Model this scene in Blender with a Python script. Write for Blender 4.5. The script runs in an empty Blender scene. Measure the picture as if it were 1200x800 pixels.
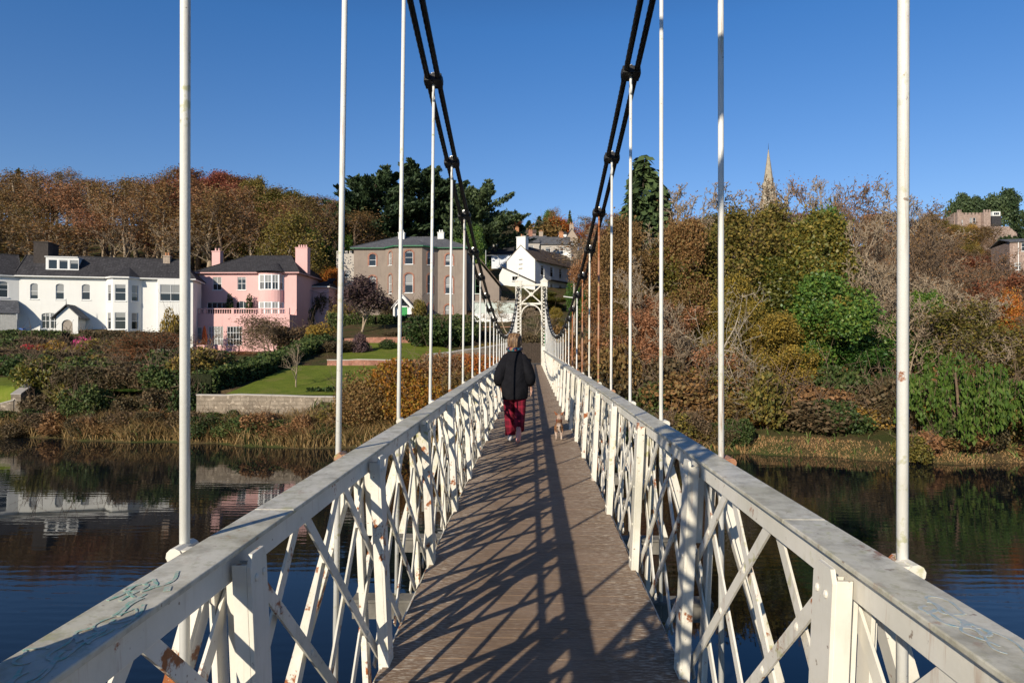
import bpy, bmesh, math, random
import numpy as np
from mathutils import Vector, Matrix, Euler
R = math.radians
S = bpy.context.scene
COL = S.collection

# ------------------------------------------------------------------ camera, sky, sun, exposure
cd = bpy.data.cameras.new('camera'); cam = bpy.data.objects.new('camera', cd); COL.objects.link(cam)
cd.sensor_width = 36; cd.lens = 24.0; cd.clip_start = 0.05; cd.clip_end = 6000
CAM = Vector((0, 0, 1.5)); cam.location = CAM
cam.rotation_euler = (R(90 + 0.358), 0, R(1.611))
S.camera = cam
SUN_FROM = Vector((-1.0, -1.9, 0.93)).normalized()          # towards the sun
SUN_EL = math.asin(SUN_FROM.z); SUN_AZ = math.atan2(SUN_FROM.x, SUN_FROM.y)
W = bpy.data.worlds.new('World'); S.world = W; W.use_nodes = True
wn = W.node_tree; bg = wn.nodes['Background']
sky = wn.nodes.new('ShaderNodeTexSky'); sky.sky_type = 'NISHITA'; sky.sun_disc = False
sky.sun_elevation = SUN_EL; sky.sun_rotation = SUN_AZ
sky.altitude = 0; sky.air_density = 1.0; sky.dust_density = 0.1; sky.ozone_density = 3.2
tn = wn.nodes.new('ShaderNodeMix'); tn.data_type = 'RGBA'; tn.blend_type = 'MULTIPLY'; tn.inputs[0].default_value = 1
tn.inputs[7].default_value = (.92, 1.19, 1.56, 1)            # deep clear autumn blue
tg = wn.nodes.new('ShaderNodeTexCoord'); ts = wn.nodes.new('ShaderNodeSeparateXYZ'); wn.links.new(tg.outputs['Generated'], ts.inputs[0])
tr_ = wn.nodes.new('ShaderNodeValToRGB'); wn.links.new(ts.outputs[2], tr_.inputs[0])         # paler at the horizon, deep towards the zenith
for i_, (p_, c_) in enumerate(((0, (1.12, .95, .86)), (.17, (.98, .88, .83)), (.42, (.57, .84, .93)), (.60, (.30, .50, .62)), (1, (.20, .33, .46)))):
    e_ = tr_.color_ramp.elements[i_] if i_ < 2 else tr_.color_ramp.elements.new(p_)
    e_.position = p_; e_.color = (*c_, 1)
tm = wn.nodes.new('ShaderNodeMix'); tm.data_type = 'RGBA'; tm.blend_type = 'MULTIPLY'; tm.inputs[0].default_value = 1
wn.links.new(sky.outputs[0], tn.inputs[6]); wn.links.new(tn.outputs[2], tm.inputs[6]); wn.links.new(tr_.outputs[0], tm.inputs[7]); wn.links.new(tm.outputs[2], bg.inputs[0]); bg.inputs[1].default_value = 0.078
sl = bpy.data.lights.new('sun', 'SUN'); sl.energy = 5.0; sl.angle = R(0.5); sl.color = (1.0, 0.89, 0.72)
sun = bpy.data.objects.new('sun', sl); COL.objects.link(sun); sun.location = (-20, -38, 30)
sun.rotation_euler = (-SUN_FROM).to_track_quat('-Z', 'Y').to_euler()
S.view_settings.view_transform = 'Standard'; S.view_settings.look = 'None'
S.view_settings.exposure = 0.22; S.view_settings.gamma = 1.0; S.view_settings.use_curve_mapping = False
S.render.engine = 'CYCLES'
S.cycles.max_bounces = 6; S.cycles.diffuse_bounces = 2; S.cycles.glossy_bounces = 3
S.cycles.transmission_bounces = 3; S.cycles.transparent_max_bounces = 4

ROT = cam.rotation_euler.to_matrix()
def ray(px, py): return ROT @ Vector(((px - 600) / 800, (400 - py) / 800, -1))
def P(px, py, Y):                                             # point of the view ray at world depth Y
    d = ray(px, py); return CAM + d * (Y / d.y)
def X(px, Y): return P(px, 405, Y).x
def Zt(py, Y): return P(600, py, Y).z

# ------------------------------------------------------------------ helpers
def tag(o, label=None, cat=None, group=None, kind=None):
    if label: o['label'] = label
    if cat: o['category'] = cat
    if group: o['group'] = group
    if kind: o['kind'] = kind
    return o
def empty(name, loc=(0, 0, 0), rz=0, label=None, cat=None, group=None):
    o = bpy.data.objects.new(name, None); COL.objects.link(o)
    o.location = loc; o.rotation_euler = (0, 0, rz); o.empty_display_size = .2
    return tag(o, label, cat, group)
def link(name, me, parent=None):
    o = bpy.data.objects.new(name, me); COL.objects.link(o)
    if parent is not None: o.parent = parent
    return o
def copy_tree(o, parent=None):
    c = o.copy(); COL.objects.link(c)
    if parent is not None: c.parent = parent
    for ch in KIDS.get(o.as_pointer(), []): 
        k = copy_tree(ch, c)
    return c
KIDS = {}
def note(root):                                               # remember children for quick copying
    KIDS[root.as_pointer()] = list(root.children)
    for c in root.children: note(c)

class MB:
    """collects geometry; build() links it as one mesh object"""
    def __init__(s): s.v = []; s.f = []; s.m = []; s.cur = 0
    def add(s, vs, fs):
        b = len(s.v); s.v.extend([tuple(v) for v in vs])
        s.f.extend([tuple(i + b for i in f) for f in fs]); s.m.extend([s.cur] * len(fs)); return s
    def box(s, c, d, rz=0, M=None):
        x, y, z = d[0] / 2, d[1] / 2, d[2] / 2
        vs = [Vector(p) for p in ((-x,-y,-z),(x,-y,-z),(x,y,-z),(-x,y,-z),(-x,-y,z),(x,-y,z),(x,y,z),(-x,y,z))]
        if rz: M = Matrix.Rotation(rz, 3, 'Z')
        if M is not None: vs = [M @ v for v in vs]
        c = Vector(c)
        return s.add([v + c for v in vs], [(0,3,2,1),(4,5,6,7),(0,1,5,4),(1,2,6,5),(2,3,7,6),(3,0,4,7)])
    def bb(s, x0, x1, y0, y1, z0, z1):
        return s.box(((x0+x1)/2, (y0+y1)/2, (z0+z1)/2), (x1-x0, y1-y0, z1-z0))
    def bar(s, a, b, w, t, up=(1, 0, 0)):                      # flat bar a->b, t thick along up, w wide across
        a, b = Vector(a), Vector(b); d = (b - a); L = d.length; d.normalize()
        u = Vector(up); u = (u - d * u.dot(d)).normalized(); n = d.cross(u)
        M = Matrix((u, n, d)).transposed()
        return s.box((a + b) / 2, (t, w, L), M=M)
    def tube(s, pts, rs, k=8, cap=True):
        pts = [Vector(p) for p in pts]
        if not isinstance(rs, (list, tuple)): rs = [rs] * len(pts)
        vs = []; n = len(pts); u = None
        for i, p in enumerate(pts):
            d = (pts[min(i+1, n-1)] - pts[max(i-1, 0)])
            d = d.normalized() if d.length > 1e-9 else Vector((0, 0, 1))
            if u is None: u = d.orthogonal().normalized()
            else:
                u = u - d * u.dot(d); u = u.normalized() if u.length > 1e-6 else d.orthogonal().normalized()
            w = d.cross(u)
            for j in range(k):
                a = 2 * math.pi * j / k
                vs.append(p + (u * math.cos(a) + w * math.sin(a)) * rs[i])
        fs = [(i*k+j, i*k+(j+1) % k, (i+1)*k+(j+1) % k, (i+1)*k+j) for i in range(n-1) for j in range(k)]
        if cap: fs += [tuple(range(k-1, -1, -1)), tuple(range((n-1)*k, n*k))]
        return s.add(vs, fs)
    def loft(s, rings, cap=True):                              # rings: lists of k points
        k = len(rings[0]); vs = [p for r in rings for p in r]; n = len(rings)
        fs = [(i*k+j, i*k+(j+1) % k, (i+1)*k+(j+1) % k, (i+1)*k+j) for i in range(n-1) for j in range(k)]
        if cap: fs += [tuple(range(k-1, -1, -1)), tuple(range((n-1)*k, n*k))]
        return s.add(vs, fs)
    def prism(s, poly, y0, y1):                                # polygon in x,z extruded along y
        k = len(poly); vs = [(x, y0, z) for x, z in poly] + [(x, y1, z) for x, z in poly]
        fs = [tuple(range(k)), tuple(range(2*k-1, k-1, -1))] + [(j, k+j, k+(j+1) % k, (j+1) % k) for j in range(k)]
        return s.add(vs, fs)
    def ball(s, c, r, nu=8, nv=6):
        if not isinstance(r, (list, tuple)): r = (r, r, r)
        vs = [(c[0], c[1], c[2] - r[2])]
        for i in range(1, nv):
            t = math.pi * i / nv
            for j in range(nu):
                a = 2*math.pi*j/nu
                vs.append((c[0]+r[0]*math.sin(t)*math.cos(a), c[1]+r[1]*math.sin(t)*math.sin(a), c[2]-r[2]*math.cos(t)))
        vs.append((c[0], c[1], c[2] + r[2])); L = len(vs) - 1; fs = []
        for j in range(nu): fs.append((0, 1+(j+1) % nu, 1+j)); fs.append((L, L-nu+j, L-nu+(j+1) % nu))
        for i in range(nv-2):
            for j in range(nu):
                a = 1+i*nu+j; b = 1+i*nu+(j+1) % nu; fs.append((a, b, b+nu, a+nu))
        return s.add(vs, fs)
    def mesh(s, name, mats, smooth=False):
        me = bpy.data.meshes.new(name); me.from_pydata(s.v, [], s.f)
        for m in (mats if isinstance(mats, (list, tuple)) else [mats]): me.materials.append(m)
        if len(me.materials) > 1: me.polygons.foreach_set('material_index', s.m)
        if smooth: me.polygons.foreach_set('use_smooth', [True] * len(s.f))
        me.update(); return me
    def build(s, name, mats, parent=None, smooth=False, bevel=0):
        o = link(name, s.mesh(name, mats, smooth), parent)
        if bevel:
            b = o.modifiers.new('bevel', 'BEVEL'); b.width = bevel; b.segments = 2; b.limit_method = 'ANGLE'
        return o

def np_mesh(name, V, F, mat):                                  # numpy arrays, all faces the same size
    me = bpy.data.meshes.new(name); n, k = F.shape
    me.vertices.add(len(V)); me.vertices.foreach_set('co', V.astype(np.float32).ravel())
    me.loops.add(n * k); me.loops.foreach_set('vertex_index', F.astype(np.int32).ravel())
    me.polygons.add(n); me.polygons.foreach_set('loop_start', np.arange(0, n*k, k, dtype=np.int32))
    me.polygons.foreach_set('loop_total', np.full(n, k, dtype=np.int32))
    me.materials.append(mat); me.update(calc_edges=True); return me

# ------------------------------------------------------------------ materials
class NT:
    def __init__(s, name):
        s.mat = bpy.data.materials.new(name); s.mat.use_nodes = True
        s.t = s.mat.node_tree; s.b = s.t.nodes['Principled BSDF']; s.out = s.t.nodes['Material Output']
    def n(s, typ, **kw):
        nd = s.t.nodes.new(typ)
        for k, v in kw.items(): setattr(nd, k, v)
        return nd
    def l(s, a, b): s.t.links.new(a, b)
    def coord(s, kind='Object', scale=(1, 1, 1)):
        c = s.n('ShaderNodeTexCoord'); m = s.n('ShaderNodeMapping'); m.inputs['Scale'].default_value = scale
        s.l(c.outputs[kind], m.inputs[0]); return m.outputs[0]
    def wcoord(s, scale=(1, 1, 1)):
        g = s.n('ShaderNodeNewGeometry'); m = s.n('ShaderNodeMapping'); m.inputs['Scale'].default_value = scale
        s.l(g.outputs['Position'], m.inputs[0]); return m.outputs[0]
    def noise(s, vec, scale, detail=4, rough=.55):
        n = s.n('ShaderNodeTexNoise'); n.inputs['Scale'].default_value = scale; n.inputs['Detail'].default_value = detail
        n.inputs['Roughness'].default_value = rough; s.l(vec, n.inputs['Vector']); return n.outputs['Fac']
    def ramp(s, fac, stops, mode='LINEAR'):
        r = s.n('ShaderNodeValToRGB'); e = r.color_ramp.elements; r.color_ramp.interpolation = mode
        while len(e) < len(stops): e.new(.5)
        for el, (p, c) in zip(e, stops):
            el.position = p; el.color = (c[0], c[1], c[2], 1) if isinstance(c, (tuple, list)) else (c, c, c, 1)
        s.l(fac, r.inputs[0]); return r.outputs[0]
    def mix(s, fac, a, b, mode='MIX'):
        m = s.n('ShaderNodeMix', data_type='RGBA', blend_type=mode)
        for sock, v in ((m.inputs[0], fac), (m.inputs[6], a), (m.inputs[7], b)):
            if isinstance(v, (int, float)): sock.default_value = v
            elif isinstance(v, (tuple, list)): sock.default_value = (v[0], v[1], v[2], 1)
            else: s.l(v, sock)
        return m.outputs[2]
    def bump(s, height, strength=.3, dist=.02):
        b = s.n('ShaderNodeBump'); b.inputs['Strength'].default_value = strength; b.inputs['Distance'].default_value = dist
        s.l(height, b.inputs['Height']); s.l(b.outputs[0], s.b.inputs['Normal']); return b
    def color(s, c):
        if isinstance(c, (tuple, list)): s.b.inputs['Base Color'].default_value = (c[0], c[1], c[2], 1)
        else: s.l(c, s.b.inputs['Base Color'])
    def rough(s, v, spec=None):
        s.b.inputs['Roughness'].default_value = v
        if spec is not None: s.b.inputs['Specular IOR Level'].default_value = spec

def plain(name, c, rough=.7, var=.25, scale=6, spec=.3, bump=0, metal=0):
    t = NT(name); v = t.coord(); f = t.noise(v, scale, 6)
    t.color(t.ramp(f, [(.3, tuple(x*(1-var) for x in c)), (.7, tuple(min(1, x*(1+var)) for x in c))]))
    t.rough(rough, spec); t.b.inputs['Metallic'].default_value = metal
    if bump: t.bump(t.noise(v, scale*6, 5), bump, .02)
    return t.mat

def leaf(name, cols, trans=.28, rough=.6, spec=.25, gain=1.45):
    cols = [tuple(x * gain for x in c) for c in cols]
    t = NT(name); g = t.n('ShaderNodeNewGeometry'); oi = t.n('ShaderNodeObjectInfo')
    k = len(cols); c = t.ramp(g.outputs['Random Per Island'], [((i + .5) / k, cc) for i, cc in enumerate(cols)])
    hs = t.n('ShaderNodeHueSaturation'); t.l(c, hs.inputs['Color'])
    mr = t.n('ShaderNodeMapRange'); t.l(oi.outputs['Random'], mr.inputs[0])
    mr.inputs[3].default_value = .482; mr.inputs[4].default_value = .515; t.l(mr.outputs[0], hs.inputs['Hue'])
    mv = t.n('ShaderNodeMapRange'); t.l(oi.outputs['Random'], mv.inputs[0])
    mv.inputs[3].default_value = 1.28; mv.inputs[4].default_value = .74; t.l(mv.outputs[0], hs.inputs['Value'])
    t.l(hs.outputs[0], t.b.inputs['Base Color']); t.rough(rough, spec)
    tr = t.n('ShaderNodeBsdfTranslucent'); t.l(hs.outputs[0], tr.inputs[0])
    mx = t.n('ShaderNodeMixShader'); mx.inputs[0].default_value = trans
    t.l(t.b.outputs[0], mx.inputs[1]); t.l(tr.outputs[0], mx.inputs[2]); t.l(mx.outputs[0], t.out.inputs[0])
    return t.mat

def paint(name, base=(.73, .70, .625), rust=.60, grime=.5, rusty=(.20, .065, .022)):
    """old white gloss paint: grime, lichen, chips of rust"""
    t = NT(name); v = t.wcoord()
    g = t.noise(v, 2.2, 8, .65); g2 = t.noise(t.wcoord((9, 9, 1.2)), 3, 6, .6)
    c = t.mix(t.ramp(g, [(.40, 0), (.66, .8 * grime)]), base, (.40, .385, .29))
    c = t.mix(t.ramp(g2, [(.58, 0), (.72, .45 * grime)]), c, (.36, .30, .20))
    r1 = t.noise(v, 5.5, 8, .7)
    rm = t.ramp(r1, [(rust, 0), (rust + .035, 1)])
    c = t.mix(rm, c, t.ramp(t.noise(v, 60, 3), [(.3, rusty), (.7, (rusty[0]*1.9, rusty[1]*2.0, rusty[2]*1.8))]))
    ch = t.ramp(t.noise(v, 38, 3, .5), [(.70, 0), (.73, .8)])
    c = t.mix(ch, c, (.20, .14, .10))
    if grime > .95: c = t.mix(t.ramp(t.noise(v, 11, 8, .7), [(.46, 0), (.66, .75)]), c, (.27, .25, .185)); c = t.mix(t.ramp(t.noise(v, 33, 5, .65), [(.55, 0), (.66, .6)]), c, (.33, .32, .20))
    rs = t.noise(t.wcoord((16, 16, .9)), 1.6, 6, .7); rm2 = t.mix(1, t.ramp(rs, [(.57, 0), (.68, .85)]), t.ramp(t.noise(v, 3.1, 4), [(.46, 0), (.60, 1)]), 'MULTIPLY')
    c = t.mix(rm2, c, (.30, .135, .06))
    lich = t.mix(1, t.ramp(t.noise(v, 26, 4, .6), [(.56, 0), (.64, .7)]), t.ramp(t.noise(v, 1.7, 3), [(.5, 0), (.64, 1)]), 'MULTIPLY')
    c = t.mix(lich, c, (.36, .36, .12))
    t.color(c); t.rough(.42, .4)
    t.l(t.ramp(g, [(.3, .35), (.8, .7)]), t.b.inputs['Roughness'])
    t.bump(t.noise(v, 90, 4), .12, .004)
    return t.mat

M = {}
M['paint'] = paint('white_paint', rust=.615)
M['paint_top'] = paint('weathered_top_paint', base=(.64, .615, .53), rust=.63, grime=1.0)
M['paint_rusty'] = paint('rusting_white_paint', rust=.575, grime=.8)
M['paint_clean'] = paint('hanger_paint', base=(.70, .70, .67), rust=.66, grime=.4)
M['rust'] = paint('rust_paint', base=(.36, .16, .085), rust=.50, grime=.3)
M['black'] = plain('black_bitumen', (.012, .012, .013), .5, .4, 30, .4, .3)
M['galv'] = plain('galvanised_steel', (.45, .45, .44), .4, .2, 30, .5, 0, .6)
def deck_mat():
    t = NT('worn_brown_deck_boards'); g = t.n('ShaderNodeNewGeometry')
    a = t.noise(t.coord('Object', (5, 70, 5)), 1.0, 6, .65); b = t.noise(t.coord('Object', (2, 2, 2)), 1.2, 5)
    d = t.noise(t.coord('Object', (9, 60, 9)), 2.2, 3, .6)
    base = t.ramp(g.outputs['Random Per Island'], [(0, (.215, .146, .092)), (.35, (.255, .174, .110)), (.7, (.235, .160, .102)), (1, (.270, .186, .120))])
    c = t.mix(t.ramp(a, [(.35, .75), (.6, 0)]), base, (.135, .088, .060))
    c = t.mix(t.ramp(b, [(.4, 0), (.75, .6)]), c, (.32, .23, .165))
    sp = t.n('ShaderNodeSeparateXYZ'); t.l(t.coord('Object'), sp.inputs[0])
    ab = t.n('ShaderNodeMath', operation='ABSOLUTE'); t.l(sp.outputs[0], ab.inputs[0])
    edge = t.ramp(ab.outputs[0], [(.30, .22), (.60, 1)])
    dash = t.mix(1, t.ramp(d, [(.52, 0), (.60, 1)]), edge, 'MULTIPLY')
    c = t.mix(dash, c, (.50, .43, .34))
    t.color(c); t.rough(.75, .25); t.bump(a, .5, .006); return t.mat
M['deck'] = deck_mat()
M['timber'] = plain('dark_timber', (.06, .045, .035), .8, .4, 8, .2, .3)
def wall_mat(name, c, c2=None, streak=.35, bump=.15):
    t = NT(name); v = t.coord(); n = t.noise(v, .9, 8, .6); st = t.noise(t.coord('Object', (2.5, 2.5, .25)), 1.5, 6, .6)
    col = t.mix(t.ramp(n, [(.35, 0), (.75, .6)]), c, c2 or tuple(x * .85 for x in c))
    col = t.mix(t.ramp(st, [(.52, 0), (.78, streak)]), col, tuple(x * .6 for x in c))
    t.color(col); t.rough(.85, .2); t.bump(t.noise(v, 30, 5), bump, .02); return t.mat
M['render_white'] = wall_mat('white_render', (.72, .72, .69), (.66, .66, .63), .16)
M['render_pale'] = wall_mat('pale_shaded_render', (.66, .70, .76), (.58, .62, .68), .2)  # blue of the gabled house's shaded side is put into this colour
M['render_pink'] = wall_mat('pink_render', (.68, .42, .40), (.62, .37, .35), .2)
M['render_grey'] = wall_mat('grey_brown_render', (.27, .222, .185), (.19, .155, .135), .7)
M['render_lt'] = wall_mat('light_grey_render', (.44, .41, .37), (.36, .33, .30), .4)
M['render_green'] = wall_mat('pale_green_render', (.50, .56, .52), None, .2)
def block_mat(name, c1, c2, mortar, sx, sy, bw=.5, rh=.25, off=.5, ms=.02, bump=.6):
    t = NT(name); tc = t.n('ShaderNodeTexCoord'); sp = t.n('ShaderNodeSeparateXYZ'); t.l(tc.outputs['Object'], sp.inputs[0])
    ad = t.n('ShaderNodeMath', operation='ADD'); t.l(sp.outputs[0], ad.inputs[0]); t.l(sp.outputs[1], ad.inputs[1])
    cb = t.n('ShaderNodeCombineXYZ'); t.l(ad.outputs[0], cb.inputs[0]); t.l(sp.outputs[2], cb.inputs[1])
    br = t.n('ShaderNodeTexBrick'); t.l(cb.outputs[0], br.inputs['Vector'])
    br.inputs['Color1'].default_value = (*c1, 1); br.inputs['Color2'].default_value = (*c2, 1); br.inputs['Mortar'].default_value = (*mortar, 1)
    br.inputs['Scale'].default_value = 1; br.inputs['Mortar Size'].default_value = ms; br.inputs['Brick Width'].default_value = bw
    br.inputs['Row Height'].default_value = rh; br.offset = off
    n = t.noise(tc.outputs['Object'], 1.3, 8, .65)
    col = t.mix(t.ramp(n, [(.35, .75), (.7, 0)]), br.outputs['Color'], tuple(x * .45 for x in c1))
    n2 = t.noise(tc.outputs['Object'], 4.2, 6, .7)
    col = t.mix(t.ramp(n2, [(.55, 0), (.68, .7)]), col, tuple(min(1, x * 1.7) for x in c2))
    t.color(col); t.rough(.9, .15)
    iv = t.n('ShaderNodeMath', operation='SUBTRACT'); iv.inputs[0].default_value = 1; t.l(br.outputs['Fac'], iv.inputs[1])
    t.bump(iv.outputs[0], bump, .02); return t.mat
M['stone'] = block_mat('old_rubble_stone', (.30, .245, .185), (.40, .335, .26), (.27, .225, .17), 1, 1, .55, .24, .37, .03)
M['brick'] = block_mat('red_brick', (.36, .15, .10), (.42, .19, .13), (.36, .27, .22), 1, 1, .30, .10, .5, .012, .3)
M['redstone'] = block_mat('red_sandstone', (.38, .28, .235), (.43, .33, .28), (.30, .24, .21), 1, 1, .7, .35)
M['spire'] = block_mat('pale_limestone', (.42, .37, .28), (.48, .42, .33), (.34, .30, .24), 1, 1, .9, .45)
M['slate'] = block_mat('dark_slate', (.058, .056, .062), (.075, .072, .078), (.03, .03, .032), 1, 1, .32, .16, .5, .02, .5)
M['slate_brown'] = block_mat('mossy_brown_slate', (.125, .092, .075), (.155, .115, .092), (.06, .05, .04), 1, 1, .36, .2, .5, .02, .5)
M['slate_grey'] = block_mat('blue_grey_slate', (.13, .135, .15), (.155, .16, .175), (.08, .08, .085), 1, 1, .36, .2, .5, .02, .5)
M['chimney_dark'] = plain('sooty_brick', (.05, .042, .038), .9, .3, 6)
M['chimney_stone'] = plain('beige_render', (.36, .29, .23), .9, .25, 5)
M['pot'] = plain('terracotta', (.42, .20, .10), .8, .2, 10)
M['trim'] = plain('white_trim', (.70, .70, .68), .5, .06, 4)
M['frame'] = plain('white_window_paint', (.76, .77, .77), .45, .05, 4)
M['green_paint'] = plain('green_gloss', (.02, .26, .06), .35, .15, 4, .5)
M['green_trim'] = plain('dark_green_fascia', (.03, .14, .07), .5, .15, 4)
M['orange_cloth'] = plain('orange_canvas', (.62, .13, .03), .8, .15, 4)
M['wood_grey'] = plain('silvered_wood', (.30, .26, .22), .85, .25, 7)
M['wood_pale'] = plain('pale_cream_boards', (.60, .58, .52), .7, .12, 5)
M['blue_bin'] = plain('blue_plastic', (.02, .13, .55), .4, .1, 4, .5)
def glass_mat():
    t = NT('window_glass'); oi = t.n('ShaderNodeObjectInfo'); v = t.coord('Generated')
    sp = t.n('ShaderNodeSeparateXYZ'); t.l(v, sp.inputs[0])
    # drawn blinds or curtains behind some panes
    th = t.n('ShaderNodeMath', operation='MULTIPLY'); t.l(oi.outputs['Random'], th.inputs[0]); th.inputs[1].default_value = 1.3
    gt = t.n('ShaderNodeMath', operation='GREATER_THAN'); t.l(sp.outputs[2], gt.inputs[0]); t.l(th.outputs[0], gt.inputs[1])
    t.color(t.mix(gt.outputs[0], (.018, .022, .026), (.26, .26, .25))); t.rough(.06, .6)
    return t.mat
M['glass'] = glass_mat()
M['bark_pale'] = plain('pale_grey_bark', (.30, .235, .165), .9, .35, 5, .1, .3)
M['bark_brown'] = plain('brown_bark', (.17, .120, .082), .9, .35, 5, .1, .3)
M['bark_white'] = plain('bleached_bark', (.34, .29, .225), .9, .25, 4, .1)
M['bark_dark'] = plain('dark_bark', (.05, .038, .03), .9, .35, 5, .1, .3)
M['bark_orange'] = plain('orange_bark', (.34, .14, .06), .8, .3, 5, .2)
L = {}
L['rust'] = leaf('russet_leaves', [(.12, .068, .026), (.17, .095, .033), (.20, .115, .042), (.13, .082, .032), (.17, .125, .045)])
L['copper'] = leaf('copper_leaves', [(.11, .038, .020), (.16, .052, .026), (.20, .068, .032), (.12, .055, .028)])
L['tan'] = leaf('tan_leaves', [(.15, .085, .036), (.20, .105, .045), (.12, .065, .028), (.24, .13, .058)], gain=1.55)
L['gold'] = leaf('golden_leaves', [(.19, .13, .025), (.28, .175, .028), (.15, .11, .03), (.10, .09, .022), (.21, .13, .028)], gain=1.7)
L['olive'] = leaf('olive_leaves', [(.085, .078, .020), (.13, .10, .022), (.06, .068, .018), (.18, .13, .026), (.11, .075, .025)], gain=1.65)
L['green'] = leaf('glossy_green_leaves', [(.030, .075, .014), (.045, .105, .018), (.022, .055, .012), (.065, .12, .020), (.085, .125, .022)], .2, .45, .3)
L['ivy'] = leaf('ivy_yellow_green_leaves', [(.06, .080, .016), (.11, .105, .018), (.035, .055, .014), (.17, .135, .020), (.09, .088, .018), (.13, .115, .02)], .25, .45, .4)
L['dark'] = leaf('dark_conifer_needles', [(.022, .036, .016), (.032, .050, .020), (.045, .066, .026), (.018, .030, .014)], .12, gain=1.8)
L['cypress'] = leaf('cypress_needles', [(.030, .050, .020), (.042, .066, .024), (.055, .082, .028), (.025, .042, .018)], .1)
L['hedge'] = leaf('hedge_leaves', [(.030, .052, .014), (.045, .070, .018), (.022, .038, .011), (.060, .075, .020)], .15)
L['willow'] = leaf('willow_leaves', [(.060, .105, .016), (.085, .135, .020), (.045, .080, .014), (.105, .140, .024)], .3)
L['orange'] = leaf('orange_leaves', [(.30, .10, .018), (.38, .15, .02), (.22, .075, .018), (.17, .085, .02), (.26, .16, .025)])
L['purple'] = leaf('purple_leaves', [(.070, .045, .048), (.10, .06, .062), (.06, .04, .042), (.12, .08, .072)])
L['pink'] = leaf('magenta_flowers', [(.42, .04, .12), (.34, .03, .09), (.06, .06, .02), (.48, .07, .16)])
L['red'] = leaf('red_leaves', [(.30, .03, .02), (.20, .03, .02), (.10, .05, .02), (.36, .06, .03)])
L['brownbush'] = leaf('dull_brown_leaves', [(.065, .050, .026), (.09, .066, .034), (.05, .045, .022), (.12, .082, .042)])
L['whitefl'] = leaf('pale_flowers', [(.55, .50, .52), (.45, .42, .44), (.07, .09, .03)])
L['reed'] = leaf('dry_reed', [(.22, .125, .052), (.28, .17, .075), (.14, .085, .038), (.34, .215, .105), (.10, .075, .030)], .2, gain=1.6)
L['grassgreen'] = leaf('bank_grass', [(.06, .10, .02), (.09, .13, .03), (.14, .13, .045), (.05, .08, .02)], .2)
# ------------------------------------------------------------------ ground, river
WATER = -4.2
def lerp_tab(x, xs, ys): return float(np.interp(x, xs, ys))
def bank_y(x):                                                 # the far waterline
    return lerp_tab(x, [-400, -60, -32, -12, 0, 10.4, 18.5, 30, 80, 400], [70, 45, 41.5, 37.6, 37, 36.5, 34, 33.3, 31, 20]) \
        + .35 * math.sin(x * .55) + .2 * math.sin(x * 1.7 + 1)
def smooth(t): t = max(0, min(1, t)); return t * t * (3 - 2 * t)
def hgt(x, y):
    e = y - bank_y(x)
    if y < 20:                                                 # bank under the near tower
        return min(-.25, max(-6.5, -4.2 + (2.2 - y) * .65))
    if e < 0: return max(-6.5, WATER + e * .5)
    t = smooth((x + 6) / 14)                                   # 0 on the left, 1 on the right
    k2 = smooth((x + 27) / 5); left = -1.65 + (.06 * (1 - k2) + .14 * k2) * (y - 42)
    if x < -20:
        yr = 72.2 + 15.3 * smooth((x + 47) / 2.5); ye = yr + 4.2 + 8 * smooth((x + 47) / 2.5); full = 3.15 + .14 * (max(y, 76.5) - 76.5)
        left = left * k2 + (1 - k2) * (left + (full - left) * smooth((y - yr) / (ye - yr))) if y < 95 else left
    right = -2.6 + .17 * (y - 42)
    line = left * (1 - t) + right * t
    if y > 95:
        s = .36 * (1 - t) + .19 * t; n = s * (min(y, 152) - 95)
        line = (5.8 * (1 - t) + 6.4 * t) + n
        if y > 152: line += (.20 * (1 - t) + .185 * t) * (min(y, 270) - 152)
        if y > 270: line += .05 * (min(y, 420) - 270)
    low = WATER + .42 * e if e < 1.6 else -3.53 + .14 * (e - 1.6)
    k = smooth((e - 3.3) / 1.1) if x < 6 else smooth((e - 1) / 5)
    z = low * (1 - k) + max(line, low if x > 6 else -9) * k
    if abs(x - .2) < 6 and 40 < y < 62:
        b = smooth((5.5 - abs(x - .2)) / 2.5) * smooth((y - 42.5) / 2.5) * smooth((62 - y) / 6)
        z = z * (1 - b) + .10 * b
    return z
def axis(lo, hi, knots):
    out = [lo]
    while out[-1] < hi:
        p = out[-1]; out.append(p + lerp_tab(p, *knots))
    return out
gx = axis(-700, 700, ([-700, -120, -45, -22, 22, 45, 120, 700], [40, 6, 1.6, .7, .7, 1.6, 6, 40]))
gy = axis(-120, 900, ([-120, -10, 2, 20, 31, 33, 58, 100, 200, 900], [20, 3, 1.5, 4, 1.2, .5, .7, 2, 8, 40]))
rng = random.Random(3)
V = np.array([(x, y, hgt(x, y) + (rng.uniform(-.06, .06) if y > 30 else 0)) for y in gy for x in gx]); nx = len(gx)
F = np.array([(j*nx+i, j*nx+i+1, (j+1)*nx+i+1, (j+1)*nx+i) for j in range(len(gy)-1) for i in range(nx-1)])
t = NT('leaf_litter_earth'); v = t.wcoord(); n1 = t.noise(v, .35, 8, .65); n2 = t.noise(v, 6, 6, .7)
c = t.ramp(n2, [(.3, (.045, .032, .018)), (.5, (.095, .065, .032)), (.7, (.15, .10, .05))])
c = t.mix(t.ramp(n1, [(.42, 0), (.6, .85)]), c, t.ramp(n2, [(.3, (.028, .040, .012)), (.7, (.065, .085, .022))]))
t.color(c); t.rough(.95, .1); t.bump(n2, .8, .15)
me = np_mesh('ground', V, F, t.mat); me.polygons.foreach_set('use_smooth', [True] * len(F))
ground = link('ground', me); tag(ground, 'brown earth of the river banks and hillside under shrubs and trees', 'ground', kind='structure')

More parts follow.
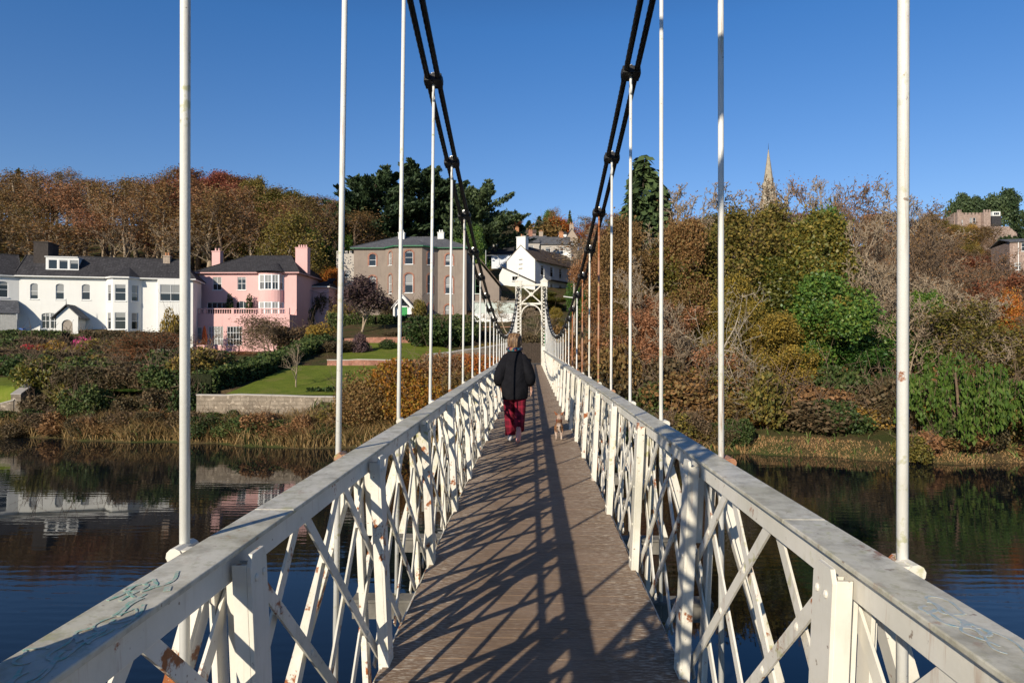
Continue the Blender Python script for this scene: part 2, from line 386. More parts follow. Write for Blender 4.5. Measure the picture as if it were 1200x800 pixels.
t = NT('dark_river_water'); t.color((.006, .008, .010)); t.rough(.02, .5); t.b.inputs['IOR'].default_value = 1.36
v = t.wcoord((1, 1, 1))
wv = t.n('ShaderNodeTexWave', wave_type='BANDS', bands_direction='Y'); wv.inputs['Scale'].default_value = .8
wv.inputs['Distortion'].default_value = 5; wv.inputs['Detail'].default_value = 3; wv.inputs['Detail Scale'].default_value = 1.2
t.l(t.wcoord((.35, 1, 1)), wv.inputs['Vector'])
n1 = t.noise(t.wcoord((.5, 1.6, 1)), 1.1, 4, .5); area = t.ramp(t.noise(t.wcoord((.06, .11, 1)), 1, 2), [(.42, .05), (.62, 1)])
n2 = t.noise(t.wcoord((1.1, 2.6, 1)), 1.9, 3, .5); h = t.mix(.3, n1, n2); h = t.mix(.12, h, wv.outputs['Fac']); hh = t.mix(1, h, area, 'MULTIPLY'); t.bump(hh, .30, .035)
mb = MB(); mb.add([(-700, -120, WATER), (700, -120, WATER), (700, 120, WATER), (-700, 120, WATER)], [(0, 1, 2, 3)])
tag(mb.build('river_water', t.mat), 'dark still river reflecting the houses and the blue sky', 'river', kind='structure')

# ------------------------------------------------------------------ plant makers (numpy)
def rand_unit(r, n):
    a = r.normal(size=(n, 3)); return a / np.linalg.norm(a, axis=1, keepdims=True)
def tubes_mesh(name, segs, mat):                               # segs: (p0, p1, r0, r1, sides)
    Vs = []; Fs = []; b = 0
    for k in sorted({s[4] for s in segs}):
        A = [s for s in segs if s[4] == k]
        p0 = np.array([s[0] for s in A]); p1 = np.array([s[1] for s in A])
        r0 = np.array([s[2] for s in A])[:, None]; r1 = np.array([s[3] for s in A])[:, None]
        d = p1 - p0; d = d / (np.linalg.norm(d, axis=1, keepdims=True) + 1e-9)
        ref = np.where(np.abs(d[:, 2:3]) > .9, np.array([[1., 0, 0]]), np.array([[0, 0, 1.]]))
        u = np.cross(d, ref); u /= np.linalg.norm(u, axis=1, keepdims=True); w = np.cross(d, u)
        ring = []
        for p, r in ((p0, r0), (p1, r1)):
            for j in range(k):
                a = 2 * math.pi * j / k; ring.append(p + (u * math.cos(a) + w * math.sin(a)) * r)
        V = np.stack(ring, 1).reshape(-1, 3); n = len(A); i = np.arange(n)[:, None] * 2 * k + b
        for j in range(k):
            Fs.append(np.concatenate([i + j, i + (j+1) % k, i + k + (j+1) % k, i + k + j], 1))
        Vs.append(V); b += len(V)
    me = np_mesh(name, np.concatenate(Vs), np.concatenate(Fs), mat)
    me.polygons.foreach_set('use_smooth', [True] * len(me.polygons)); return me
def leaves_mesh(name, C, size, mat, r, stretch=1.5, axis=None, jit=.4, flat=None):
    """one bent pair of triangles per leaf spray, with its own size and tilt"""
    n = len(C); s = size * (1 + r.uniform(-jit, jit, (n, 1)))
    u = rand_unit(r, n) if axis is None else axis / (np.linalg.norm(axis, axis=1, keepdims=True) + 1e-9)
    if flat is not None:
        nn = rand_unit(r, n) * (1 - flat) + np.array([[0, 0, 1.]]) * flat; w = np.cross(nn, u)
    else: w = np.cross(u, rand_unit(r, n))
    w /= (np.linalg.norm(w, axis=1, keepdims=True) + 1e-9); nrm = np.cross(u, w)
    a = C - u * s * stretch * .5; b = C + w * s * .5 + nrm * s * .12; c = C + u * s * stretch * .5; d = C - w * s * .5 + nrm * s * .12
    V = np.stack([a, b, c, d], 1).reshape(-1, 3); F = np.arange(4 * n).reshape(n, 4)
    return np_mesh(name, V, F, mat)

def skeleton(seed, H=14, r0=.22, base=.3, n1=10, n2=5, n3=4, n4=3, up=.5, spread=.36, lean=.05, stems=1, wig=.12, sag=0, twig=.010):
    r = np.random.default_rng(seed); segs = []; tips = []
    def limb(p, d, L, rad, lev):
        k = (7, 4, 3, 2, 1)[lev]; pts = [p]; q = p; dd = d
        for i in range(k):
            dd = dd + r.normal(size=3) * wig * (1 + .5 * lev); dd[2] += (.06 * up if lev else .12) - sag * lev * .12
            dd = dd / np.linalg.norm(dd); q = q + dd * L / k; pts.append(q)
        for i in range(k):
            f0 = 1 - .8 * i / k; f1 = 1 - .8 * (i + 1) / k
            segs.append((pts[i], pts[i+1], rad * f0, rad * f1, (7, 5, 4, 3, 3)[lev]))
        if lev >= 3: tips.append((pts[-1], dd)); tips.append(((pts[0] + pts[-1]) / 2, dd))
        if lev == 4 or (lev == 3 and n4 == 0): return
        m = (n1, n2, n3, n4)[lev]
        for c in range(m):
            t = base + (1 - base) * (c + r.uniform(0, .9)) / m if lev == 0 else .2 + .8 * (c + r.uniform(0, 1)) / m
            t = min(t, .985); i = min(int(t * k), k - 1); pp = pts[i] + (pts[i+1] - pts[i]) * (t * k - i)
            ax = pts[i+1] - pts[i]; ax = ax / np.linalg.norm(ax)
            o = rand_unit(r, 1)[0]; o = o - ax * o.dot(ax); o /= np.linalg.norm(o)
            mixu = r.uniform(.3, .9); nd = ax * mixu + o + np.array([0, 0, up * r.uniform(.4, 1.2) - sag * .6]); nd /= np.linalg.norm(nd)
            if lev == 0: LL = H * spread * (1.15 - .75 * ((t - base) / (1 - base)) ** 1.3) * r.uniform(.75, 1.2)
            else: LL = L * (.62, .6, .55)[lev-1] * r.uniform(.6, 1.15) * (1.1 - .5 * t)
            rr = rad * (1 - .8 * t) * (.55, .55, .55, .6)[lev]
            limb(pp, nd, LL, max(rr, twig), lev + 1)
    for s in range(stems):
        off = np.zeros(3) if stems == 1 else np.array([*r.normal(size=2) * r0 * 1.6, 0])
        d = np.array([*r.normal(size=2) * (lean if stems == 1 else .22), 1.]); d /= np.linalg.norm(d)
        limb(off, d, H * (1 if s == 0 else r.uniform(.75, 1)), r0 * (1 if stems == 1 else .7), 0)
    return segs, tips, r
def around(r, tips, per, jitter):
    C = np.array([t[0] for t in tips]); n = len(C); C = np.repeat(C, per, 0)
    return C + r.normal(size=C.shape) * jitter
PROTO = {}
def make_tree(key, name, bark, lf, seed, per=3, jitter=.35, leaf_size=.25, keep=1.0, stretch=1.5, low=0, thin=0, **kw):
    segs, tips, r = skeleton(seed, **kw)
    root = empty(name); link('trunk', tubes_mesh(name + '_trunk', segs, M[bark]), root)
    if per:
        C = around(r, tips, per, jitter); C = C[r.random(len(C)) < (keep if not thin else keep * np.clip((C[:, 2] / kw['H'] - thin) / .40, .04, 1))]
        if low: C = C[C[:, 2] > low]
        link('crown', leaves_mesh(name + '_crown', C, leaf_size, L[lf], r, stretch), root)
    tops = np.array([t[0] for t in tips]); PROTO[key] = [root, float(np.percentile(tops[:, 2], 99.5)), float(np.percentile(np.abs(tops[:, 0]), 96)) * 2, False]
    note(root); return root
def lobes_points(r, n, lobes, fill=.25):
    c = np.array([l[0] for l in lobes]); q = np.array([l[1] for l in lobes]); w = (q ** 2).mean(1) if q.ndim == 2 else q ** 2
    i = r.choice(len(lobes), n, p=w / w.sum()); u = rand_unit(r, n)
    rad = np.where(r.random(n) < fill, r.uniform(.3, .8, n), r.uniform(.82, 1.12, n))[:, None]
    return c[i] + u * rad * (q[i] if q.ndim == 2 else q[i][:, None]), u
def make_bush(key, name, lf, seed, w=2., h=1.6, n=2600, leaf_size=.13, nl=14, bark='bark_brown', stems=7, fill=.25, stretch=1.4, lf2=None, up=0):
    r = np.random.default_rng(seed); lobes = []
    for i in range(nl):
        a = r.uniform(0, 2*math.pi); d = math.sqrt(r.random()) * w * .36; z = h * r.uniform(.22, .72) * (1 - .35 * (d / (w * .5)) ** 2)
        s = r.uniform(.17, .30) * w; lobes.append(((d*math.cos(a), d*math.sin(a), z), (s, s, s * min(1.15, h / w * 1.05))))
    C, u = lobes_points(r, n, lobes, fill); C = C[C[:, 2] > .02]
    root = empty(name); segs = []
    for i in range(stems):
        a = r.uniform(0, 2*math.pi); p = np.array([0., 0, 0]) + np.array([math.cos(a), math.sin(a), 0]) * w * .06
        for k in range(3):
            q = p + np.array([math.cos(a) * w * .1, math.sin(a) * w * .1, h * .27]) + r.normal(size=3) * w * .04
            segs.append((p, q, .03 * (1 - .28*k), .03 * (.75 - .25*k), 4))
            for b in range(3):
                e = q + r.normal(size=3) * w * .16 + np.array([0, 0, h * .15]); segs.append((q, e, .012, .005, 3))
            p = q
    link('trunk', tubes_mesh(name + '_trunk', segs, M[bark]), root)
    ax = None
    if up: ax = rand_unit(r, len(C)) + np.array([[0, 0, up]])
    link('crown', leaves_mesh(name + '_crown', C, leaf_size, L[lf], r, stretch, ax), root)
    PROTO[key] = [root, float(np.percentile(C[:, 2], 99)), float(np.percentile(np.abs(C[:, 0]), 97)) * 2, False]; note(root); return root
def make_cone(key, name, lf, seed, H=10, Rb=2.2, n=7000, leaf_size=.3, droop=.6, bark='bark_dark', power=.8, base=.06):
    r = np.random.default_rng(seed); z = 1 - np.sqrt(r.random(n)) * (1 - 0); z = base + (1 - base) * np.clip(z, 0, 1)
    nb = 90; bz = np.sort(r.uniform(base, 1, nb)); ba = r.uniform(0, 2*math.pi, nb); bl = r.uniform(.75, 1.18, nb)
    i = np.abs(z[:, None] - bz[None] + r.normal(size=(n, nb)) * .03).argmin(1)
    rad = Rb * (1 - bz[i]) ** power * bl[i] * np.sqrt(r.random(n)) ** .6 + .06
    a = ba[i] + r.normal(size=n) * .30
    C = np.stack([np.cos(a) * rad, np.sin(a) * rad, z * H - droop * rad * .35 + r.normal(size=n) * .1], 1); C = C[C[:, 2] > .1]
    a = np.arctan2(C[:, 1], C[:, 0]); ax = np.stack([np.cos(a), np.sin(a), np.full(len(C), -droop)], 1) + r.normal(size=C.shape) * .3
    root = empty(name); segs = [(np.array([0, 0, 0.]), np.array([0, 0, H * .5]), .03*H/2, .018*H/2, 7), (np.array([0, 0, H * .5]), np.array([0, 0, H * .99]), .018*H/2, .01, 6)]
    for k in range(nb):
        p = np.array([0, 0, bz[k] * H]); q = p + np.array([math.cos(ba[k]), math.sin(ba[k]), -droop * .3]) * Rb * (1 - bz[k]) ** power * bl[k] * .8
        segs.append((p, q, .04, .012, 3))
    link('trunk', tubes_mesh(name + '_trunk', segs, M[bark]), root)
    link('crown', leaves_mesh(name + '_crown', C, leaf_size, L[lf], r, 2.0, ax), root)
    PROTO[key] = [root, H, 2 * Rb, False]; note(root); return root
def make_cypress(key, seed, H=18, n1=56):
    """broad dark cypress with upswept feathery plates"""
    r = np.random.default_rng(seed); root = empty('cypress_tree'); segs = []; C = []; A = []
    segs.append((np.zeros(3), np.array([0, 0, H*.55]), .5, .3, 8)); segs.append((np.array([0, 0, H*.55]), np.array([.3, 0, H*.92]), .3, .06, 6))
    for k in range(n1):
        t = .10 + .88 * (k + r.random()) / n1; a = r.uniform(0, 2*math.pi)
        Lb = H * .40 * (1 - .62 * t ** 1.7) * r.uniform(.7, 1.2); el = .25 + .75 * t + r.normal() * .12
        d = np.array([math.cos(a)*math.cos(el), math.sin(a)*math.cos(el), math.sin(el)]); p = np.array([0, 0, t * H * .86]); q = p + d * Lb
        segs.append((p, q, .12, .03, 4))
        for j in range(13):
            s = .25 + .78 * (j + r.random()) / 13; c = p + d * Lb * s; o = rand_unit(r, 1)[0]; o[2] = abs(o[2]) * .6
            e = d * .8 + o * .8; e /= np.linalg.norm(e); LL = Lb * .30 * (1.25 - s * .6)
            segs.append((c, c + e * LL * .8, .03, .01, 3))
            m = 34; f = r.random(m)[:, None]
            pts = c + e * LL * f + r.normal(size=(m, 3)) * LL * .24 * np.array([1, 1, .7]) * (1.1 - .7 * f)
            C.append(pts); A.append(e + r.normal(size=(m, 3)) * .35 + np.array([0, 0, .25]))
    C = np.concatenate(C); A = np.concatenate(A)
    link('trunk', tubes_mesh('cypress_trunk', segs, M['bark_dark']), root)
    link('crown', leaves_mesh('cypress_crown', C, .25, L['dark'], r, 2.4, A), root)
    PROTO[key] = [root, float(np.percentile(C[:, 2], 99.7)), float(np.percentile(np.abs(C[:, 0]), 97)) * 2, False]; note(root)
def make_willow(key, seed, H=5, Wd=6, n=120):
    r = np.random.default_rng(seed); root = empty('weeping_tree'); segs = []; C = []; A = []
    for k in range(6):
        a = k * 1.05 + r.random(); q = np.array([math.cos(a) * Wd * .2, math.sin(a) * Wd * .2, H * .8]); segs.append((np.zeros(3), q, .14, .05, 5))
    for k in range(n):
        a = r.uniform(0, 2*math.pi); d = math.sqrt(r.random()) * Wd * .5; x, y = d*math.cos(a), d*math.sin(a)
        top = H * (1 - .45 * (d / (Wd * .5)) ** 2) * r.uniform(.82, 1.05); bot = top - r.uniform(.35, .95) * top; o = r.normal(size=2) * .25
        m = 60; f = r.random(m); pts = np.stack([x + o[0]*f + r.normal(size=m)*.09, y + o[1]*f + r.normal(size=m)*.09, top - (top - bot) * f], 1)
        C.append(pts); A.append(np.array([0, 0, -1.]) + r.normal(size=(m, 3)) * .35)
        segs.append((np.array([x, y, top]), np.array([x+o[0], y+o[1], bot]), .012, .004, 3))
    C = np.concatenate(C); A = np.concatenate(A)
    link('trunk', tubes_mesh('weeping_trunk', segs, M['bark_brown']), root)
    link('crown', leaves_mesh('weeping_crown', C, .11, L['willow'], r, 2.6, A), root)
    PROTO[key] = [root, H, Wd, False]; note(root)
def plant(key, x, y, height=None, width=None, label=None, cat='tree', group=None, z=None, rz=None, name=None):
    pr = PROTO[key]; root, ph, pw, used = pr
    o = copy_tree(root) if used else root
    pr[3] = True
    s = height / ph if height else width / pw; sx = width / pw if width else s
    o.location = (x, y, hgt(x, y) - .08 if z is None else z); o.scale = (sx, sx, s)
    o.rotation_euler = (0, 0, random.Random(int(x * 97 + y * 31)).uniform(0, 6.28) if rz is None else rz)
    if used:
        for k in ('label', 'group', 'category'):
            if k in o: del o[k]
    if name: o.name = name
    return tag(o, label, cat, group)
# ------------------------------------------------------------------ footbridge
Y0, Y1 = .55, 45.3                                             # near and far tower
def dz(y): return -.02 + .005 * y                              # the deck rises slightly
def slope_mesh(o):                                             # lay a straight object along the deck's rise
    for v in o.data.vertices: v.co.z += dz(v.co.y)
    return o
M['beam'] = plain('grimy_grey_steel', (.16, .15, .13), .7, .4, 6, .3, .2)
deck = empty('bridge_deck', (0, 0, 0), 0, 'narrow brown timber walkway of the footbridge between white lattice railings', 'bridge deck')
mb = MB(); y = -3.2; r = random.Random(5)
while y < 46.4:
    w = .118; z = dz(y) + r.uniform(-.0007, .0007); x0 = -.697 + r.uniform(-.008, .004); x1 = .697 + r.uniform(-.004, .008)
    mb.bb(x0, x1, y, y + w - .0022, z - .045, z); y += w
mb.build('deck_boards', M['deck'], deck)
mb = MB()
for x in (-.66, -.22, .22, .66): mb.bb(x - .05, x + .05, -3.2, 46.4, -.22, -.05)
slope_mesh(mb.build('stringer', M['timber'], deck))
NP = 29
def yn(side, n): return (1.767 if side < 0 else 1.69) + 1.475 * (n - 1)
def cable_z(y): return 1.80 + .0073 * (y - 23.2) ** 2
def cable_x(y): return .905 - .045 * abs((y - 23.2) / 22.3) ** 4
for n in range(1, NP + 1):
    mb = MB(); y = yn(-1, n) - .04
    mb.bb(-1.22, 1.22, y - .05, y + .05, dz(y) - .36, dz(y) - .23); mb.bb(-1.22, 1.22, y - .07, y + .07, dz(y) - .245, dz(y) - .225)
    if n < 22: mb.build('cross_beam', M['beam'], deck)

def lean(o):                                                   # the railings lean outwards a little
    for v in o.data.vertices:
        z = v.co.z - dz(v.co.y)
        v.co.x -= math.copysign(.047 * (.98 - z), v.co.x)
    return o
def railing(side):
    s = side; nm = 'left' if s < 0 else 'right'
    root = empty('bridge_railing', (0, 0, 0), 0,
        'white lattice railing on the left of the walkway with green scribbles on its top' if s < 0 else
        'white lattice railing on the right of the walkway with sunlit posts and rust spots', 'railing', 'white lattice railings along the walkway')
    def bb(m, x0, x1, y0, y1, z0, z1): m.bb(min(s*x0, s*x1), max(s*x0, s*x1), y0, y1, z0, z1)
    # top rail: plate with turned-down lips, in plate lengths
    mb = MB(); y = -1.0; yy = [-1.0] + [yn(s, n) + .35 for n in range(1, NP + 1, 3)] + [45.0]
    for a, b in zip(yy, yy[1:]):
        k = max(1, int((b - a) / .4))
        a2 = a + .0015; b2 = b - .0015
        for (x0, x1, z0, z1) in ((.742, .868, .984, .998),):
            bb(mb, x0, x1, a2, b2, z0, z1)
    top = slope_mesh(mb.build('top_rail', M['paint_top'], root, bevel=.003))
    mb = MB(); bb(mb, .772, .781, -1.0, 45.0, .905, .9835); bb(mb, .7815, .82, -1.0, 45.0, .9745, .9835)
    lean(slope_mesh(mb.build('rail_flange', M['paint'], root, bevel=.002)))
    mb = MB(); bb(mb, .862, .872, -1.0, 45.0, .850, .890)
    slope_mesh(mb.build('outer_tie_bar', M['paint'], root))
    mb = MB(); bb(mb, .772, .781, -1.0, 45.0, -.12, -.05)
    lean(slope_mesh(mb.build('bottom_rail', M['paint_rusty'], root)))
    for n in range(0, NP + 1):
        y = yn(s, n)
        if y < .9: continue
        z0 = dz(y)
        pm = MB(); c = .014                                   # inner plate with clipped top corners, web and outer angle
        poly = [(-.052, -.06), (.052, -.06), (.052, .962 - c), (.052 - c, .979), (-.052 + c, .979), (-.052, .962 - c)]
        k = len(poly); vs = [(s * xx, y + a, z0 + b) for xx in (.712, .724) for a, b in poly]
        pm.add(vs, [tuple(range(k)) if s > 0 else tuple(range(k-1, -1, -1)), tuple(range(2*k-1, k-1, -1)) if s > 0 else tuple(range(k, 2*k))] + [(j, (j+1) % k, k+(j+1) % k, k+j) for j in range(k)])
        bb(pm, .7242, .762, y - .052, y - .041, z0 - .06, z0 + .955); bb(pm, .7625, .800, y - .004, y + .004, z0 + .60, z0 + .90); bb(pm, .7242, .7622, y - .004, y + .004, z0 - .06, z0 + .95)
        bb(pm, .8185, .8285, y - .032, y + .032, z0 - .20, z0 + .95); bb(pm, .8287, .860, y + .02, y + .031, z0 - .20, z0 + .95)
        if n < 12:
            for zz in (.06, .30, .55, .915): pm.ball((s * .7105, y - .022, z0 + zz), (.006, .011, .011), 6, 4)
            for zz in (.06, .915): pm.ball((s * .7105, y + .026, z0 + zz), (.006, .011, .011), 6, 4)
        lean(pm.build('post', M['paint'] if (n % 3) else M['paint_rusty'], root, bevel=.0025 if n < 6 else 0))
        sm = MB(); a = (s * 1.17, y + .06, z0 - .24); b = (s * .842, y + .06, z0 + .945)
        sm.bar(a, b, .062, .010, up=(1, 0, .29 * s)); sm.bar((a[0] + s*.03, y + .06, a[2]), (b[0] + s*.03, y + .06, b[2]), .010, .055, up=(1, 0, .29 * s))
        sm.build('raking_strut', M['paint_rusty'] if n % 3 else M['paint'], root)
    # double lattice: bars at a third of the panel pitch, rising over two thirds
    p = 1.475 / 3; z0, z1 = -.05, .945; k0 = -3; kN = int((44.6 - 1.7) / p)
    rest = MB(); nind = 0
    for k in range(k0, kN):
        for lay in (0, 1):
            ya = yn(s, 1) + (k + .12) * p; yb = ya + 2 * p * 1.06
            xx = (.7865, .8095)[lay]; za, zb = (z1, z0) if lay == 0 else (z0, z1)
            A = (s * xx, ya, dz(ya) + za); B = (s * xx, yb, dz(yb) + zb)
            if yb < 1.0: continue
            m = MB() if (ya < 21 and nind < 98) else rest
            m.bar(A, B, .044, .008)
            if lay == 0 and ya < 16:                           # rivets where the two layers cross
                for f in (.25, .5, .75):
                    q = [A[i] + (B[i] - A[i]) * f for i in range(3)]; m.ball((q[0] - s * .004, q[1], q[2]), (.007, .013, .013), 6, 4)
                    m.bb(min(q[0] + s*.0042, q[0] + s*.0188), max(q[0] + s*.0042, q[0] + s*.0188), q[1] - .01, q[1] + .01, q[2] - .01, q[2] + .01)
            if m is not rest: nind += 1; lean(m.build('lattice_bar', M['paint_rusty' if (k * 7 + lay * 3) % 5 < 2 else 'paint'], root))
    tag(lean(rest.build('lattice', M['paint'], root)), kind='stuff')
    return root
rail_l = railing(-1); rail_r = railing(1)
def scribble(name, strokes, mat, root, side):                  # spray marks on the top plate
    mb = MB()
    for pts, w in strokes:
        for (x0, y0), (x1, y1) in zip(pts, pts[1:]):
            a = Vector((x0, y0, dz(y0) + .9992)); b = Vector((x1, y1, dz(y1) + .9992)); mb.bar(a, b, w, .0008, up=(0, 0, 1))
    return mb.build(name, mat, root)
t = NT('green_spray_paint'); nf = t.noise(t.wcoord(), 70, 5, .7)
t.color(t.ramp(nf, [(.44, (.47, .46, .40)), (.64, (.14, .42, .31))])); t.rough(.5); M['spray_g'] = t.mat
t = NT('blue_spray_paint'); nf = t.noise(t.wcoord(), 60, 5, .7)
t.color(t.ramp(nf, [(.45, (.42, .44, .43)), (.75, (.12, .34, .42))])); t.rough(.5); M['spray_b'] = t.mat
def arc(cx, cy, rx, ry, a0, a1, n=12): return [(cx + rx * math.cos(a0 + (a1-a0)*i/n), cy + ry * math.sin(a0 + (a1-a0)*i/n)) for i in range(n+1)]
def scrawl(seed, x0, y0, x1, y1, n, w):                        # loose hand-sprayed loops
    q = random.Random(seed); out = []
    for k in range(n):
        cx = x0 + (x1-x0)*q.random(); cy = y0 + (y1-y0)*(k + q.random())/n; rx = q.uniform(.010, .024); ry = q.uniform(.02, .06); a0 = q.uniform(0, 6); a1 = a0 + q.uniform(2, 6)
        out.append(([(cx + (rx*math.cos(a) + .006*math.sin(3.1*a + k))*1, cy + ry*math.sin(a) + .012*math.cos(1.7*a)) for a in np.linspace(a0, a1, 22)], w * q.uniform(.5, 1.2)))
    return out
scribble('graffiti', scrawl(3, -.842, 1.0, -.77, 1.5, 15, .0065) + [([(-.765, 1.415), (-.775, 1.44)], .014)], M['spray_g'], rail_l, -1)
scribble('graffiti', scrawl(5, .77, 1.18, .84, 1.40, 6, .008), M['spray_b'], rail_r, 1)

def strand_rope(mb, x, dzv, y0, y1):                            # rope of six strands, twisted near the camera
    pts = []; y = y0
    while y < y1: pts.append(y); y += .024 if y < 12 else .25
    pts.append(y1); k = 18; rings = []; s = 1 if x > 0 else -1
    for y in pts:
        c = Vector((0, y, cable_z(y) + dzv)); c.x = s * (cable_x(y) + (abs(x) - .9))
        sl = .0146 * (y - 23.2); T = Vector((0, 1, sl)).normalized(); U = Vector((1, 0, 0)); Wv = T.cross(U); ring = []
        tw = y * 2 * math.pi / .42
        for j in range(k):
            a = 2 * math.pi * j / k; rad = .0215 + .0045 * abs(math.cos(3 * (a - tw))) if y < 12.1 else .0245
            ring.append(c + (U * math.cos(a) + Wv * math.sin(a)) * rad)
        rings.append(ring)
    mb.loft(rings)
rust_r = {6: 'rust', 7: 'paint_rusty', 8: 'rust', 10: 'rust', 12: 'paint_rusty'}
def cables(side):
    s = side
    root = empty('suspension_cable', (0, 0, 0), 0,
        'pair of black twisted cables with clamps and white hanger rods left of the walkway' if s < 0 else
        'pair of black twisted cables with clamps and partly rusted hanger rods right of the walkway', 'bridge cable', 'black suspension cables carrying the footbridge')
    for dx in (-.047, .047):
        mb = MB(); strand_rope(mb, s * (.9 + dx), 0, Y0, Y1); mb.build('wire_rope', M['black'], root, smooth=True)
    for n in range(0, NP + 1):
        y = yn(s, n); zc = cable_z(y); sl = .0146 * (y - 23.2); xh = s * cable_x(y)
        T = Vector((0, 1, sl)).normalized(); Mx = Matrix(((1, 0, 0), (0, T.y, -T.z), (0, T.z, T.y)))
        cm = MB(); cm.box((xh, y, zc), (.158, .135, .07), M=Mx); cm.box((xh, y, zc), (.172, .07, .05), M=Mx)
        for by in (-.045, .045): cm.tube([Vector((xh, y, zc)) + Mx @ Vector((0, by, -.05)), Vector((xh, y, zc)) + Mx @ Vector((0, by, .055))], .011, 6)
        clamp = cm.build('cable_clamp', M['black'], root, bevel=.004)
        nm = MB(); nm.tube([Vector((xh, y, zc)) + Mx @ Vector((0, 0, .03)), Vector((xh, y, zc)) + Mx @ Vector((0, 0, .075))], .03, 6); nm.build('clamp_nut', M['galv'], clamp)
        ze = zc - .115; zb = dz(y) - .23; lean = .007
        mat = M[rust_r.get(n, 'paint_clean')] if s > 0 else M['paint_clean']
        xt = xh; xb = s * .905 - lean * (ze - zb) * 1.0
        if n == 1 and s > 0: xt = .925; xb = .895
        if n == 1 and s < 0: xt = -.915; xb = -.905
        hm = MB(); hm.tube([(xb, y, zb - .1), (xt, y, ze - .055)], .0135, 10)
        ring = [(xt, y + .034 * math.cos(a), ze - .03 + .042 * math.sin(a)) for a in np.linspace(0, 2*math.pi, 14)]
        h = hm.build('hanger_rod', mat, root, smooth=True)
        em = MB(); em.tube(ring, .0115, 6, cap=False); em.tube([(xt, y, ze), (xt, y, zc - .02)], .013, 6); em.build('hanger_eye', mat, h, smooth=True)
        # lug tying the rod to the rail
        lm = MB(); zr = dz(y) + .962
        lm.bb(min(s*.87, s*.915), max(s*.87, s*.915), y - .055, y - .02, zr, zr + .03)
        lm.tube([(s * .905, y - .06, zr + .015), (s * .905, y + .035, zr + .015)], .021, 10)
        lm.build('rod_lug', M['rust'] if n in (2, 5, 9) else M['paint'], h)
    return root
cables(-1); cables(1)

def tower(y0, label):
    root = empty('lattice_tower', (0, y0, dz(y0)), 0, label, 'bridge tower', 'white lattice towers of the footbridge')
    zt = 5.75 - dz(y0) if y0 > 9 else 5.75; w = .40
    for s in (-1, 1):
        cx = s * .85; lm = MB()
        for ax in (-1, 1):
            for ay in (-1, 1):
                x = cx + ax * (w/2 - .03); y = ay * (w/2 - .03)
                lm.bb(x - .03, x + .03, y + ay*.022, y + ay*.03, -.3, zt); lm.bb(min(x + ax*.022, x + ax*.03), max(x + ax*.022, x + ax*.03), y - .03, y + .021 if ay > 0 else y + .03, -.3, zt)
        leg = lm.build('tower_leg', M['paint'], root)
        zm = MB(); n = 17; z0 = 1.28; st = (zt - .35 - z0) / n
        for k in range(n):
            za = z0 + k * st; zb = za + st
            for fy in (-1, 1):
                for d in (-1, 1): zm.bar((cx - d*(w/2 - .03), fy*(w/2 - .004 - .006*(d > 0)), za), (cx + d*(w/2 - .03), fy*(w/2 - .004 - .006*(d > 0)), zb), .036, .005, up=(0, 1, 0))
            for fx in (-1, 1):
                for d in (-1, 1): zm.bar((cx + fx*(w/2 - .004 - .006*(d > 0)), -d*(w/2 - .03), za), (cx + fx*(w/2 - .004 - .006*(d > 0)), d*(w/2 - .03), zb), .036, .005)
        zm.build('leg_lacing', M['paint'], leg)
        pm = MB()
        for f in (-1, 1):
            pm.bb(cx - w/2 + .01, cx + w/2 - .01, f*(w/2 - .014) - .004, f*(w/2 - .014) + .004, -.3, 1.28); pm.bb(cx + f*(w/2 - .014) - .004, cx + f*(w/2 - .014) + .004, -w/2 + .019, w/2 - .019, -.3, 1.28)
        pm.build('base_panel', M['paint'], leg)
        hm = MB(); hm.bb(cx - w/2 - .03, cx + w/2 + .03, -w/2 - .03, w/2 + .03, zt - .34, zt); hm.bb(cx - w/2 - .06, cx + w/2 + .06, -w/2 - .06, w/2 + .06, zt + .001, zt + .05)
        k = 4; hm.loft([[(cx + a*ww, b*ww, zz) for a, b in ((-1, -1), (1, -1), (1, 1), (-1, 1))] for ww, zz in ((w/2 + .02, zt + .051), (w/4, zt + .17), (.05, zt + .24))])
        hd = hm.build('tower_cap', M['paint'], root)
        fm = MB(); fm.tube([(cx, 0, zt + .2), (cx, 0, zt + .42), (cx, 0, zt + .85)], [.03, .018, .008], 8); fm.ball((cx, 0, zt + .36), .065); fm.build('finial', M['paint'], hd, smooth=True)
    xi = .85 - w/2
    cm = MB()
    for f in (-.15, .15):
        cm.bb(-xi - .05, xi + .05, f - .04, f + .04, zt - .27, zt - .17); cm.bb(-xi - .05, xi + .05, f - .04, f + .04, 4.02, 4.13)
        cm.bar((-xi, f, zt - .27), (xi, f, 4.13), .07, .02, up=(0, 1, 0)); cm.bar((xi, f + .021, zt - .27), (-xi, f + .021, 4.13), .07, .02, up=(0, 1, 0))
    cm.box((0, 0, (zt - .27 + 4.13)/2), (.22, .36, .22), M=Matrix.Rotation(.78, 3, 'Y')); cm.build('cross_brace', M['paint'], root)
    am = MB()
    for f in (-.15, .15):
        pts = [(-xi * math.cos(a), f, 3.35 + .64 * math.sin(a)) for a in np.linspace(0, math.pi, 15)]
        for a, b in zip(pts, pts[1:]): am.bar(a, b, .07, .05, up=(0, 1, 0))
    am.bar((0, -.125, 3.99), (0, .125, 3.99), .05, .05)
    am.build('arch', M['paint'], root)
    return root
tower(Y1, 'white lattice tower with an arched opening at the far end of the walkway')
tower(Y0, 'white lattice tower standing over the near end of the walkway')
